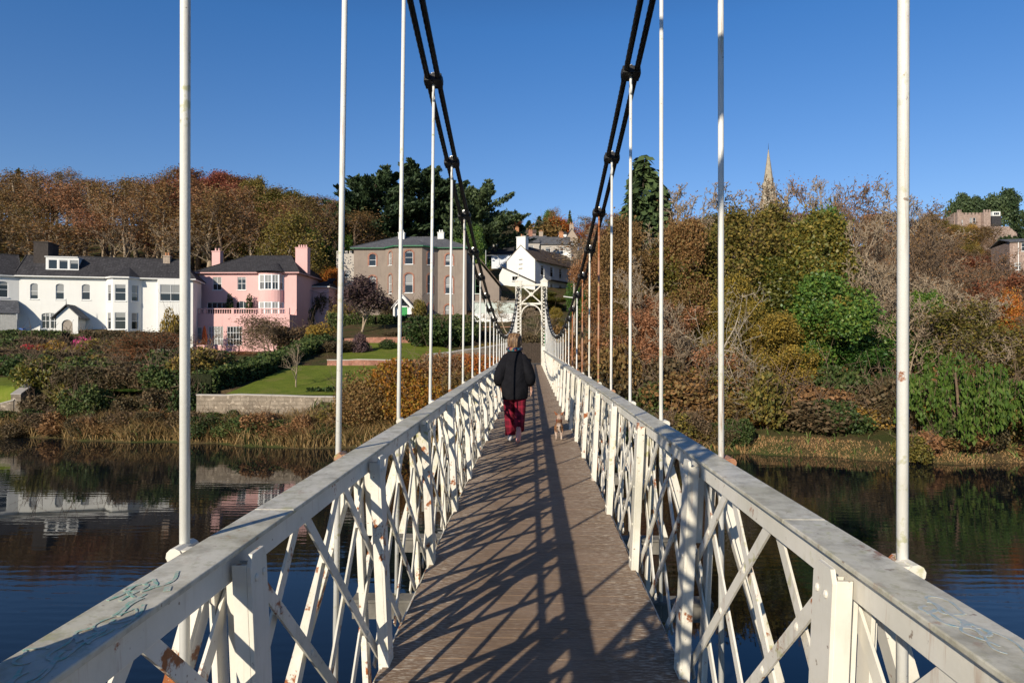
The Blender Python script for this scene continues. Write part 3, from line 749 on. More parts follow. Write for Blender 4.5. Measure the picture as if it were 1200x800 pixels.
# ------------------------------------------------------------------ houses
def facade(mb, x0, x1, z0, z1, ops, depth=.16, y=0.0, Mx=None):
    """wall face with real openings and reveals; ops: (xa, xb, za, zb, arched)"""
    f = (lambda p: Mx @ Vector(p)) if Mx is not None else (lambda p: p)
    xs = sorted({x0, x1, *[o[0] for o in ops], *[o[1] for o in ops]}); zs = sorted({z0, z1, *[o[2] for o in ops], *[o[3] for o in ops]})
    for xa, xb in zip(xs, xs[1:]):
        for za, zb in zip(zs, zs[1:]):
            cx, cz = (xa+xb)/2, (za+zb)/2
            if any(o[0] < cx < o[1] and o[2] < cz < o[3] for o in ops): continue
            mb.add([f(p) for p in ((xa, y, za), (xb, y, za), (xb, y, zb), (xa, y, zb))], [(0, 1, 2, 3)])
    for o in ops:
        xa, xb, za, zb = o[:4]; e = y + depth
        pts = [(xa, za), (xb, za)]
        if len(o) > 4 and o[4]:
            rr = (xb - xa) / 2; rise = min(rr, o[4] if isinstance(o[4], float) else rr); cx = (xa+xb)/2; zs_ = zb - rise; arc_ = [(cx + rr*math.cos(a), zs_ + rise*math.sin(a)) for a in np.linspace(0, math.pi, 9)]
            pts += arc_
            mb.add([f((p[0], y, p[1])) for p in arc_[:5]] + [f((xb, y, zb))], [(5, 4, 3, 2, 1, 0)])
            mb.add([f((p[0], y, p[1])) for p in arc_[4:]] + [f((xa, y, zb))], [(5, 4, 3, 2, 1, 0)])
        else: pts += [(xb, zb), (xa, zb)]
        n = len(pts)
        for i in range(n):
            a, b = pts[i], pts[(i+1) % n]
            mb.add([f((a[0], y, a[1])), f((a[0], e, a[1])), f((b[0], e, b[1])), f((b[0], y, b[1]))], [(0, 1, 2, 3)])
def window(par, x0, x1, z0, z1, y=0.0, arched=0, nx=1, nz=2, Mx=None, mat='frame', fw=.055, sill=True, name='window', dep=.11):
    f = Mx if Mx is not None else Matrix.Identity(4)
    mb = MB(); ya, yb = y + dep - .05, y + dep
    mb.bb(x0, x0+fw, ya, yb, z0, z1); mb.bb(x1-fw, x1, ya, yb, z0, z1); mb.bb(x0+fw, x1-fw, ya, yb, z0, z0+fw); mb.bb(x0+fw, x1-fw, ya, yb, z1-fw, z1)
    for i in range(1, nx): c = x0 + (x1-x0)*i/nx; mb.bb(c-.022, c+.022, ya+.006, yb-.006, z0+fw, z1-fw)
    for i in range(1, nz):
        c = z0 + (z1-z0)*i/nz; mb.bb(x0+fw, x1-fw, ya+.012, yb-.012, c-.022, c+.022)
    mb.v = [tuple(f @ Vector(v)) for v in mb.v]
    w = mb.build(name, M[mat], par)
    pm = MB(); pm.add([(x0+.01, yb+.01, z0+.01), (x1-.01, yb+.01, z0+.01), (x1-.01, yb+.01, z1-.01), (x0+.01, yb+.01, z1-.01)], [(0, 1, 2, 3)])
    pm.v = [tuple(f @ Vector(v)) for v in pm.v]; pm.build('pane', M['glass'], w)
    if sill:
        sm = MB(); sm.bb(x0-.08, x1+.08, y-.07, y+dep-.052, z0-.09, z0-.004); sm.v = [tuple(f @ Vector(v)) for v in sm.v]; sm.build('sill', M['trim'], w)
    return w
def hip_roof(par, x0, x1, y0, y1, z, rise, mat, oh=.35, ins0=None, ins1=None, name='roof', fascia='trim', gut=.16):
    x0 -= oh; x1 += oh; y0 -= oh; y1 += oh; h = (y1 - y0) / 2; i0 = h if ins0 is None else ins0; i1 = h if ins1 is None else ins1
    ym = (y0 + y1) / 2; mb = MB(); zz = z + gut
    vs = [(x0, y0, zz), (x1, y0, zz), (x1, y1, zz), (x0, y1, zz), (x0 + i0, ym, zz + rise), (x1 - i1, ym, zz + rise), (x0, y0, zz-.03), (x1, y0, zz-.03), (x1, y1, zz-.03), (x0, y1, zz-.03)]
    mb.add(vs, [(0, 1, 5, 4), (1, 2, 5), (2, 3, 4, 5), (3, 0, 4), (9, 8, 7, 6), (0, 6, 7, 1), (1, 7, 8, 2), (2, 8, 9, 3), (3, 9, 6, 0)])
    r = mb.build(name, M[mat], par)
    fm = MB(); fm.bb(x0+.03, x1-.03, y0+.03, y1-.03, z, z + gut - .031)
    fm.build('fascia', M[fascia], r); 
    rm = MB()
    for a, b in ((0, 4), (1, 5), (2, 5), (3, 4), (4, 5)): rm.tube([Vector(vs[a]) + Vector((0, 0, .02)), Vector(vs[b]) + Vector((0, 0, .02))], .07, 5)
    rm.build('ridge_tiles', M[mat], r)
    return r
def gable_roof(par, x0, x1, y0, y1, z, rise, mat, oh=.3, along='x', name='roof', th=.14):
    mb = MB()
    if along == 'x':
        ym = (y0+y1)/2; k = rise / ((y1-y0)/2); yl = y0 - oh; yr = y1 + oh
        poly = [(yl, z - k*oh), (ym, z + rise), (yr, z - k*oh), (yr, z - k*oh + th), (ym, z + rise + th), (yl, z - k*oh + th)]
        vs = [(x, a, b) for x in (x0 - oh*.6, x1 + oh*.6) for a, b in poly]
    else:
        xm = (x0+x1)/2; k = rise / ((x1-x0)/2); xl = x0 - oh; xr = x1 + oh
        poly = [(xl, z - k*oh), (xm, z + rise), (xr, z - k*oh), (xr, z - k*oh + th), (xm, z + rise + th), (xl, z - k*oh + th)]
        vs = [(a, y, b) for y in (y0 - oh*.6, y1 + oh*.6) for a, b in poly]
    fs = [(0, 1, 4, 5), (1, 2, 3, 4), (11, 10, 7, 6), (10, 9, 8, 7), (0, 6, 7, 1), (1, 7, 8, 2), (5, 4, 10, 11), (4, 3, 9, 10), (0, 5, 11, 6), (2, 8, 9, 3)]
    mb.add(vs, fs); return mb.build(name, M[mat], par)
def chimney(par, x, y, z0, z1, wx, wy, mat, pots=2, potmat='pot'):
    mb = MB(); mb.bb(x-wx/2, x+wx/2, y-wy/2, y+wy/2, z0, z1-.12); mb.bb(x-wx/2-.06, x+wx/2+.06, y-wy/2-.06, y+wy/2+.06, z1-.121, z1)
    c = mb.build('chimney', M[mat], par)
    for i in range(pots):
        pm = MB(); px = x + (i - (pots-1)/2) * wx / max(pots, 1) * .8
        pm.tube([(px, y, z1-.01), (px, y, z1+.12), (px, y, z1+.36), (px, y, z1+.40)], [.13, .11, .10, .12], 8); pm.build('chimney_pot', M[potmat], c)
    return c
def house(name, X0, Yf, z, rz, label, cat='house', group=None): return empty(name, (X0, Yf, z), rz, label, cat, group)
def bayM(x, y, ang): return Matrix.Translation((x, y, 0)) @ Matrix.Rotation(ang, 4, 'Z')

# --- white terrace on the left bank (facade at y = 78)
Yw = 76.2; AW = R(15); xw0 = X(22, Yw); zw = Zt(388, 78)
def u(px):                                                     # along the turned facade
    d = ray(px, 405); tx = d.x / d.y; return (tx * Yw - xw0) / (math.cos(AW) - tx * math.sin(AW))
hz = lambda py: Zt(py, 78.3) - zw
h = house('terrace_house', xw0, Yw, zw, AW, 'long white two storey terrace with dark slate roof, dormer and gabled porch', 'house')
H = hz(325); Wd = u(226)
wins = [(35, 44.5), (65, 75), (95.5, 105.5)]
ops = [(u(a), u(b), hz(350.5), hz(332), .25) for a, b in wins] + [(u(48.5), u(68), hz(385), hz(366.5), .2), (u(192.5), u(203.5), .1, hz(363.5))]
mb = MB(); facade(mb, 0, Wd, -3, H, ops); mb.bb(0, .2, .165, 4.8, -3, H); mb.bb(Wd-.2, Wd, .165, 4.8, -3, H)
mb.build('wall', M['render_white'], h)
for a, b in wins: window(h, u(a), u(b), hz(350.5), hz(332), arched=1)
window(h, u(48.5), u(58), hz(385), hz(366.5), nx=2); window(h, u(58.6), u(68), hz(385), hz(366.5), nx=2)
window(h, u(192.5), u(203.5), .1, hz(363.5), nz=1, nx=1)
rf = hip_roof(h, 0, Wd, 0, 5.0, H, 2.6, 'slate', oh=.4, ins0=.1, ins1=2.4)
mb = MB(); mb.bb(-.4, Wd+.4, -.52, -.405, H+.03, H+.15); mb.build('gutter', M['trim'], rf)
chimney(rf, u(41), 2.9, H+1.6, hz(288)+.7, 1.5, 3.0, 'chimney_dark', 0); chimney(rf, u(190), 2.3, H+1.2, hz(297)+.4, .75, .9, 'chimney_stone', 2)
dm = MB(); da, db = u(51), u(88); dzb, dzt = hz(317), hz(304) + .35
facade(dm, da, db, dzb, dzt, [(da+.25+i*1.1, da+1.2+i*1.1, dzb+.25, dzt-.25) for i in range(3)], depth=.08, y=.5)
dm.bb(da, da+.1, .585, 2.8, dzb, dzt); dm.bb(db-.1, db, .585, 2.8, dzb, dzt); dm.bb(da-.1, db+.1, .4, 2.9, dzt+.001, dzt+.1)
d = dm.build('dormer', M['trim'], h)
for i in range(3): window(h, da+.25+i*1.1, da+1.2+i*1.1, dzb+.25, dzt-.25, y=.5, nz=1, sill=False, dep=.07)
def canted_bay(par, xa, xb, proj, cant, z0, z1, floors, wallmat, y=0.0, roof=None, rise=1.2, frame='frame', arched=0, nx=1, side=True, sidew=.5, arch_trim=None):
    """three sided bay; floors: list of (za, zb)"""
    xl, xr = xa + cant, xb - cant; L = math.hypot(cant, proj); b = MB()
    mats = [(bayM(xl, y - proj, 0), xr - xl, True), (bayM(xa, y, -math.atan2(proj, cant)), L, side), (bayM(xr, y - proj, math.atan2(proj, cant)), L, side)]
    for Mx, wd, has in mats:
        m = .22 if Mx is mats[0][0] else (1 - sidew) * wd / 2
        ops = [(m, wd - m, za, zb, arched) for za, zb in floors] if has else []
        facade(b, 0, wd, z0, z1, ops, Mx=Mx, depth=.12)
    o = b.build('bay', M[wallmat], par)
    for Mx, wd, has in mats:
        m = .22 if Mx is mats[0][0] else (1 - sidew) * wd / 2
        if has:
            for za, zb in floors: window(par, m, wd - m, za, zb, Mx=Mx, arched=arched, mat=frame, nx=nx if m == .22 else 1, dep=.09)
    if roof:
        e = .3; P0 = [(xa-e, y+.01, z1), (xl-e*.6, y-proj-e, z1), (xr+e*.6, y-proj-e, z1), (xb+e, y+.01, z1)]; top = ((xa+xb)/2, y + 2.2, z1 + rise)
        rm = MB(); rm.add([(p[0], p[1], p[2]+.16) for p in P0] + [(top[0], top[1], top[2]+.16)], [(0, 1, 4), (1, 2, 4), (2, 3, 4)])
        r_ = rm.build('bay_roof', M[roof], par)
        fm = MB(); fm.add(P0 + [(p[0], p[1], p[2]+.158) for p in P0], [(0, 1, 5, 4), (1, 2, 6, 5), (2, 3, 7, 6), (3, 2, 1, 0)]); fm.build('fascia', M['trim'], r_)
    return o
canted_bay(h, u(124), u(166), 1.3, 1.1, -1.2, H, [(.25, hz(365.5)), (hz(352), hz(332.5))], 'render_white', roof='slate', rise=1.9)
canted_bay(h, u(184), u(219), .7, .25, -1.2, H, [(hz(351), hz(331))], 'render_white', side=False, nx=2)
# gabled porch with arched door
pa, pb = u(71), u(104); pz = hz(371); pm = MB(); pw = pb - pa; xc = (pa+pb)/2
facade(pm, pa+.35, pb-.35, -1.2, pz, [(xc-.55, xc+.55, -1.19, hz(375), 1)], y=-2.2)
pm.add([(pa+.35, -2.2, pz), (pb-.35, -2.2, pz), (xc, -2.2, pz+1.1)], [(0, 1, 2)]); pm.bb(pa+.35, pa+.5, -2.035, -.001, -1.2, pz); pm.bb(pb-.5, pb-.35, -2.035, -.001, -1.2, pz)
po = pm.build('porch', M['render_white'], h); gable_roof(po, pa+.15, pb-.15, -2.4, -.001, pz-.05, 1.3, 'slate_grey', oh=.25, along='y', name='porch_roof', th=.1)
fm = MB(); fm.tube([(xc, -2.5, pz+1.2), (xc, -2.5, pz+1.95)], [.05, .015], 6); fm.build('finial', M['slate'], po)
dmb = MB(); dmb.bb(xc-.54, xc+.54, -2.09, -2.04, -1.19, hz(375)); dmb.build('door', M['wood_grey'], po)
# left wing set at an angle with a veranda
h2 = house('terrace_wing', xw0, Yw, zw, 0, 'white end wing of the terrace with leaded canopy over a screened veranda', 'house')
LW = 9.0
Mx = Matrix.Translation((-LW*math.cos(R(42)), -LW*math.sin(R(42)), 0)) @ Matrix.Rotation(R(42), 4, 'Z')
mb = MB(); ops = [(LW-2.1, LW-1.0, hz(349.5), hz(331), .25), (LW-4.9, LW-3.8, hz(349.5), hz(331), .25)]
facade(mb, 0, LW-.01, -1.2, H, ops, Mx=Mx); 
bx = MB(); bx.bb(0, LW-3, 6, 6.1, -1.2, H); bx.bb(0, .1, .17, 6, -1.2, H); mb.add([tuple(Mx @ Vector(v)) for v in bx.v], bx.f); mb.build('wall', M['render_white'], h2)
for o in ops: window(h2, *o[:4], Mx=Mx)
rt = empty('roof_tmp'); r_ = hip_roof(rt, 0, LW, 0, 6, H, 2.6, 'slate', oh=.35, ins1=.2)
for o in [r_] + list(r_.children): 
    for v in o.data.vertices: v.co = Mx @ v.co
r_.parent = h2; bpy.data.objects.remove(rt)
vm = MB(); cz = hz(353)
vm.loft([[tuple(Mx @ Vector(p)) for p in ((LW-7, -2.0*t0, cz - 1.5*t0**1.6), (LW-.1, -2.0*t0, cz - 1.5*t0**1.6), (LW-.1, -2.0*t0, cz+.05 - 1.5*t0**1.6), (LW-7, -2.0*t0, cz+.05 - 1.5*t0**1.6))] for t0 in (.02, .3, .6, 1)])
vm.build('veranda_canopy', M['slate_grey'], h2)
vm = MB()
for xx in (LW-.35, LW-3, LW-6): 
    q = MB(); q.bb(xx-.06, xx+.06, -1.95, -1.83, -1.2, cz-1.45); vm.add([tuple(Mx @ Vector(v)) for v in q.v], q.f)
vm.build('veranda_post', M['trim'], h2)
q = MB(); 
for i in range(14): q.bb(LW-2.6+i*.16, LW-2.6+i*.16+.145, -2.4, -2.36, -1.2, 1.75)
vs = [tuple(Mx @ Vector(v)) for v in q.v]; q.v = vs; q.build('screen', M['wood_pale'], h2)
bb_ = MB(); bb_.bb(-.28, .28, -.2, .2, 0, .5); bb_.bb(-.31, .31, -.23, .23, .5, .56)
b_ = bb_.build('recycling_bin', M['blue_bin'], bevel=.02); b_.location = (X(26, Yw-.6), Yw-.6, zw-.25); tag(b_, 'small blue bin standing against the white terrace wall', 'bin')
# wooden arbour bench by the terrace
ar = empty('garden_arbour', (X(168, 81), 81, zw-.1), AW, 'grey wooden trellis panel with a pointed arch against the white house', 'trellis'); mb = MB(); wa = 2.25
for i in range(int(wa/.14)): mb.bb(i*.14, i*.14+.10, 0, .03, -.4, 1.35)
mb.bb(0, wa, .031, .08, 1.3, 1.42); mb.bb(0, wa, .031, .08, -.1, 0); mb.build('slat_panel', M['wood_grey'], ar)
mb = MB(); pts = [(.35, 1.4), (.5, 2.1), (1.05, 2.5), (1.6, 2.1), (1.75, 1.4)]
for (a, b), (c_, d_) in zip(pts, pts[1:]): mb.bar((a, .12, b), (c_, .12, d_), .12, .06, up=(0, 1, 0))
mb.bb(.5, 1.6, .15, .17, 1.4, 2.1); mb.build('arch', M['wood_grey'], ar)

# --- pink house (facade y = 90)
Yp = 86.5; zp = Zt(369, Yp); xp0 = X(233.5, Yp); u = lambda px: X(px, Yp) - xp0; hz = lambda py: Zt(py, Yp) - zp
h = house('pink_house', xp0, Yp, zp, 0, 'pink house with slate hip roof, curved bay and balustraded terrace', 'house')
H = hz(319.5); Wd = u(347.5)
ops = [(u(249), u(259.5), hz(339), hz(323.5)), (u(278), u(288), hz(339), hz(323.5)), (u(242.5), u(265.5), .15, hz(353.5)), (u(276), u(289.5), 0.02, hz(352), .5)]
mb = MB(); facade(mb, 0, u(303), -4.4, H, ops); facade(mb, u(303), Wd, -4.4, H, [(u(305), u(330.5), hz(339.5), hz(321.5)), (u(305), u(330.5), .1, hz(353.5))])
mb.bb(0, .2, .165, 10, -4.4, H); mb.bb(Wd-.2, Wd, .165, 10, -4.4, H); mb.build('wall', M['render_pink'], h)
window(h, *ops[0][:4], nx=2); window(h, *ops[1][:4], nx=2); window(h, *ops[2][:4], nx=4, nz=2)
window(h, u(276), u(289.5), 0.02, hz(352), nx=3, nz=2, sill=False, name='entrance')
# curved bay
def round_bay(za, zb):
    b = MB(); w2 = (u(332) - u(303.5)) / 2; cx = (u(332) + u(303.5)) / 2; n = 12
    rings = [[(cx - w2*math.cos(a), -1.1*math.sin(a)**.8, z) for a in np.linspace(0, math.pi, n+1)] for z in (za, zb)]
    for i in range(n): b.add([rings[0][i], rings[0][i+1], rings[1][i+1], rings[1][i]], [(0, 1, 2, 3)])
    return b
for za, zb in ((-4.4, .12), (hz(353.5), hz(339.5)), (hz(321.5), H)): round_bay(za, zb).build('bay', M['render_pink'], h, smooth=True)
w2 = (u(332) - u(303.5)) / 2; cx = (u(332) + u(303.5)) / 2
for za, zb in ((.12, hz(353.5)), (hz(339.5), hz(321.5))):
    angs = np.linspace(.02, math.pi-.02, 6); pts = [(cx - (w2-.05)*math.cos(a), -1.05*math.sin(a)**.8) for a in angs]
    fm = MB(); gm = MB()
    for i in range(5):
        (ax, ay), (bx_, by_) = pts[i], pts[i+1]
        for z in (za+.05, (za+zb)/2, zb-.05): fm.bar((ax, ay, z), (bx_, by_, z), .1 if z != (za+zb)/2 else .05, .08, up=(0, 1, 0))
        fm.bb(ax-.09, ax+.09, ay-.05, ay+.05, za, zb); gm.add([(ax, ay+.01, za), (bx_, by_+.01, za), (bx_, by_+.01, zb), (ax, ay+.01, zb)], [(0, 1, 2, 3)])
        mx, my = (ax+bx_)/2, (ay+by_)/2; fm.bb(mx-.025, mx+.025, my-.03, my+.03, za, zb)
    fm.bb(pts[-1][0]-.09, pts[-1][0]+.09, pts[-1][1]-.05, pts[-1][1]+.05, za, zb)
    fo = fm.build('bay_window', M['frame'], h); gm.build('pane', M['glass'], fo)
rf = hip_roof(h, 0, Wd, 0, 10, H, hz(297) - H + .3, 'slate', oh=.5, ins0=4.6, ins1=3.0, fascia='render_pink')
rm = MB(); zr = H + .17; pts = [(cx - (w2+.35)*math.cos(a), -1.5*math.sin(a)**.8 - .1, zr) for a in np.linspace(0, math.pi, 9)]
for i in range(8): rm.add([pts[i], pts[i+1], (cx, 1.8, zr + 1.5)], [(0, 1, 2)])
rm.build('bay_roof', M['slate'], h)
chimney(rf, u(242), 3.0, H, hz(292)+.3, 1.1, .9, 'render_pink', 2, 'render_pink'); chimney(rf, Wd - .35, 3.4, H, hz(289.5)+.5, 1.6, 1.2, 'render_pink', 4, 'render_pink')
# side wing going back on the right
mb = MB(); mb.bb(Wd+.001, Wd+2.2, 6.5, 11, -4.4, hz(331)); mb.build('side_wing', M['render_pink'], h)
hip_roof(h, Wd+.2, Wd+2.2, 6.3, 11, hz(331), 1.2, 'slate', oh=.3, ins1=1.0, name='wing_roof')
# terrace storey in front
zt2 = Zt(408, Yp-3) - zp; xt0 = u(220); xt1 = u(349); mb = MB(); yt = -3.0
q = lambda px: X(px, Yp-3) - xp0; hq = lambda py: Zt(py, Yp-3) - zp
ops = [(q(227.5), q(236.5), hq(400), hq(383)), (q(244), q(261.5), hq(404.5), hq(382)), (q(266), q(283.5), hq(404.5), hq(382))]
facade(mb, xt0, xt1, zt2-2, -.02, ops, y=yt); mb.bb(xt0, xt1, yt+.165, -.001, -.16, -.02); mb.bb(xt1-.2, xt1, yt+.165, -.001, zt2-2, -.161)
mb.build('terrace_storey', M['render_pink'], h)
window(h, *ops[0], y=yt); window(h, *ops[1], y=yt, nx=5, nz=3, sill=False, name='french_window'); window(h, *ops[2], y=yt, nx=5, nz=3, sill=False, name='french_window')
def balustrade(par, xa, xb, y, z, hh=.75):
    m = MB(); m.bb(xa, xb, y-.11, y+.11, z+hh-.13, z+hh); m.bb(xa, xb, y-.09, y+.09, z, z+.11); n = int((xb-xa)/.3)
    for i in range(n):
        x = xa + (i+.5)*(xb-xa)/n; m.tube([(x, y, z+.11), (x, y, z+.25), (x, y, z+.42), (x, y, z+hh-.13)], [.05, .085, .045, .06], 6, cap=False)
    for i in range(5): x = xa + (xb-xa)*i/4; m.bb(x-.16, x+.16, y-.14, y+.14, z-.02, z+hh+.05)
    return m.build('balustrade', M['render_pink'], par)
balustrade(h, xt0+.2, xt1-.2, yt+.15, -.02); balustrade(h, xt0+.2, q(262), yt-2.0, hq(410)-.1, .7)
mb = MB(); mb.bb(xt0, q(290), yt-2.2, yt-.001, zt2-2.2, hq(410)-.12); mb.build('lower_terrace', M['render_pink'], h)
st = empty('garden_steps', (X(269, Yp-6), Yp-5.4, 0), R(12), 'pale garden steps with pink side walls below the pink house', 'steps'); mb = MB(); pm = MB(); zs0 = zp + hq(410) - .15
for i in range(14): mb.bb(-.8, .8, -i*.32-.32, -i*.32, zs0 - i*.17 - .7, zs0 - i*.17)
mb.build('tread', M['render_lt'], st)
for s in (-1, 1): pm.add([(s*.8+a, yy, zz) for a in (-.14, .14) for yy, zz in ((0, zs0-.8), (-4.5, zs0-3.2), (-4.5, zs0-1.7), (0, zs0+.65))], [(3, 2, 1, 0), (4, 5, 6, 7), (0, 1, 5, 4), (1, 2, 6, 5), (2, 3, 7, 6), (3, 0, 4, 7)])
pm.build('side_wall', M['render_pink'], st)
um = empty('folded_parasol', (X(239.5, Yp-3.8), Yp-3.8, zp + hq(410) - .1), 0, 'orange folded parasol standing on the pink house terrace', 'parasol')
mb = MB(); mb.tube([(0, 0, 0), (0, 0, 3.1)], .03, 8); mb.build('pole', M['wood_grey'], um)
mb = MB(); rings = []
for z, rr in ((.7, .20), (1.2, .24), (1.9, .22), (2.6, .14), (3.05, .04)): rings.append([(rr*(1+.25*(j % 2))*math.cos(j*math.pi/6), rr*(1+.25*(j % 2))*math.sin(j*math.pi/6), z) for j in range(12)])
mb.loft(rings); mb.build('canopy', M['orange_cloth'], um)

# --- grey brown house with green door (facade y = 95)
Yg = 95.0; zg = Zt(371, Yg); xg0 = X(414.5, Yg); u = lambda px: X(px, Yg) - xg0; hz = lambda py: Zt(py, Yg) - zg
h = house('grey_house', xg0, Yg, zg, 0, 'tall grey brown rendered house with arched windows and a green front door', 'house')
H = hz(291); Wd = u(546.5)
def aw(pa, pb, ya, yb): return (u(pa), u(pb), hz(ya), hz(yb), .35)
opsL = [aw(432.5, 440.5, 311, 297), aw(432.5, 440.5, 344, 323)]; opsR = [aw(522, 530.5, 311, 297.5), aw(522, 530.5, 344, 323.5), aw(521.5, 530, 369.5, 357)]
xa, xb = u(451), u(513)
mb = MB(); facade(mb, 0, xa, -1, H, opsL); mb.bb(0, .2, .165, 12, -1, H); mb.build('wall', M['render_grey'], h)
mb = MB(); facade(mb, xb, Wd, -1, H, opsR); mb.bb(Wd-.2, Wd, .165, 12, -1, H); mb.build('wall', M['render_grey'], h)
def brick_arch(par, o, Mx=None, y=0.0):
    m = MB(); x0, x1, z0, z1 = o[:4]; rr = (x1-x0)/2; rise = .35; cx = (x0+x1)/2; zs = z1 - rise
    pts = [(x0, z0), (x0, zs)] + [(cx - rr*math.cos(a), zs + rise*math.sin(a)) for a in np.linspace(0, math.pi, 9)][1:-1] + [(x1, zs), (x1, z0)]
    w = .22; out = []
    for i, p in enumerate(pts):
        if i < 2: out.append((p[0]-w, p[1]))
        elif i >= len(pts)-2: out.append((p[0]+w, p[1]))
        else: d = Vector((p[0]-cx, (p[1]-zs)*rr/rise)).normalized(); out.append((p[0]+d.x*w, p[1]+d.y*w))
    f = Mx if Mx is not None else Matrix.Identity(4)
    for i in range(len(pts)-1):
        q = [pts[i], pts[i+1], out[i+1], out[i]]; vs = [f @ Vector((a, y-.035, b)) for a, b in q] + [f @ Vector((a, y+.01, b)) for a, b in q]
        m.add(vs, [(0, 1, 2, 3), (7, 6, 5, 4), (0, 4, 5, 1), (2, 6, 7, 3), (1, 5, 6, 2), (3, 7, 4, 0)])
    m.build('brick_surround', M['brick'], par)
for o in opsL + opsR: brick_arch(h, o); window(h, *o[:4], nx=1)
proj, cant = 1.9, 1.9; xl, xr = xa + cant, xb - cant; Lc = math.hypot(proj, cant)
for Mx, wd, cen in ((bayM(xl, -proj, 0), xr-xl, True), (bayM(xa, 0, -math.pi/4), Lc, False), (bayM(xr, -proj, math.pi/4), Lc, False)):
    hw = .55 if cen else .42; c0 = wd/2; ops = [(c0-hw, c0+hw, hz(311), hz(295.5), .35), (c0-hw, c0+hw, hz(344), hz(322), .35)]
    if not cen: ops.append((c0-hw, c0+hw, hz(369), hz(356), .35))
    b = MB(); facade(b, 0, wd, -1, H, ops, Mx=Mx); b.build('bay', M['render_grey'], h)
    for o in ops: brick_arch(h, o, Mx); window(h, *o[:4], Mx=Mx, nx=1)
rf = hip_roof(h, 0, Wd, 0, 12, H, hz(272.5) - H + .2, 'slate_grey', oh=.45, fascia='green_trim', ins0=5.2, ins1=5.2)
e = .4; zr = H + .17; P0 = [(xa-e, .0, zr), (xl-e*.5, -proj-e, zr), (xr+e*.5, -proj-e, zr), (xb+e, .0, zr)]; apex = ((xa+xb)/2, 4.6, hz(274.5))
rm = MB(); rm.add(P0 + [apex], [(0, 1, 4), (1, 2, 4), (2, 3, 4)]); b_ = rm.build('bay_roof', M['slate_grey'], h)
fm = MB(); fm.add([(p[0], p[1], p[2]-.17) for p in P0] + [(p[0], p[1], p[2]-.002) for p in P0], [(0, 1, 5, 4), (1, 2, 6, 5), (2, 3, 7, 6), (3, 2, 1, 0)]); fm.build('fascia', M['green_trim'], b_)
chimney(rf, u(462.5), 5.2, hz(282), hz(265), .9, .9, 'render_white', 2, 'render_white'); chimney(rf, u(511), 5.2, hz(282), hz(265), .9, .9, 'render_white', 2, 'render_white')
# porch with the green door
pa, pb = u(466.5), u(488); yq = -proj - 1.6; xc = (pa+pb)/2; zq = hz(361)
pm = MB(); pm.bb(pa, pa+.22, yq, -proj-.002, -1, zq); pm.bb(pb-.22, pb, yq, -proj-.002, -1, zq)
pm.add([(pa, yq-.05, zq), (pb, yq-.05, zq), (xc, yq-.05, zq+1.5), (pa+.3, yq-.05, zq), (pb-.3, yq-.05, zq), (xc, yq-.05, zq+1.15)], [(0, 3, 5, 2), (1, 2, 5, 4)])
po = pm.build('porch', M['trim'], h); gable_roof(po, pa-.05, pb+.05, yq, -proj-.002, zq, 1.55, 'trim', oh=.25, along='y', name='porch_roof', th=.12)
dm = MB(); dm.bb(xc-.55, xc+.55, yq+.5, yq+.56, -.9, 1.55); do = dm.build('door', M['green_paint'], po)
fm = MB(); fm.bb(pa+.221, xc-.56, yq+.49, yq+.55, -1, zq); fm.bb(xc+.56, pb-.221, yq+.49, yq+.55, -1, zq); fm.bb(xc-.56, xc+.56, yq+.49, yq+.55, 1.56, zq); fm.build('door_frame', M['frame'], po)
gm = MB(); gm.add([(xc+.9*math.cos(a), yq+.47, zq+.15+.75*math.sin(a)) for a in np.linspace(0, math.pi, 9)], [tuple(range(9))]); gm.build('fanlight', M['glass'], po)
# crenellated left wing
h3 = house('crenellated_wing', X(394, Yg+3), Yg+3, zg, 0, 'pale grey crenellated wing on the left of the grey house', 'house'); q = lambda px: X(px, Yg+3) - X(394, Yg+3); hq = lambda py: Zt(py, Yg+3) - zg
W3 = q(415.3); ops = [(q(403), q(409), hq(324), hq(316)), (q(403), q(409), hq(350), hq(341.5))]; mb = MB(); facade(mb, 0, W3, -1, hq(296.5), ops); mb.bb(0, .2, .165, 8, -1, hq(296.5)); mb.bb(.2, W3, .17, 8, hq(296.5)-.2, hq(296.5)-.01)
for i in range(4): mb.bb(i*.62, i*.62+.38, 0, .3, hq(296.5), hq(294)+.1)
mb.build('wall', M['render_lt'], h3)
for o in ops: window(h3, *o, nx=1)
# wing behind on the right: dark side wall and brown roof
Ym = 97.0; h4 = house('side_annexe', X(547, Ym), Ym, zg, 0, 'low annexe with brown slate roof right of the grey house', 'house'); q = lambda px: X(px, Ym) - X(547, Ym); hq = lambda py: Zt(py, Ym) - zg
mb = MB(); mb.bb(.01, q(585), 0, 7, -1.5, hq(352)); ws = [(.01, hq(352)), (q(585), hq(352)), (q(585), hq(336)), (q(563), hq(309)), (.01, hq(309))]; mb.prism(ws, 0, 7)
mb.build('wall', M['render_grey'], h4)
rm = MB(); a, b = Vector((q(562), 0, hq(304))), Vector((q(586.5), 0, hq(334))); rm.add([(a.x, -.3, a.z), (b.x, -.3, b.z), (b.x, 7.5, b.z), (a.x, 7.5, a.z), (a.x, -.3, a.z+.2), (b.x, -.3, b.z+.2), (b.x, 7.5, b.z+.2), (a.x, 7.5, a.z+.2)], [(3, 2, 1, 0), (4, 5, 6, 7), (0, 1, 5, 4), (1, 2, 6, 5), (2, 3, 7, 6), (3, 0, 4, 7)])
rm.build('roof', M['slate_brown'], h4); window(h4, q(557), q(563), hq(344), hq(326), y=-.12, nx=1, mat='green_trim', name='window')
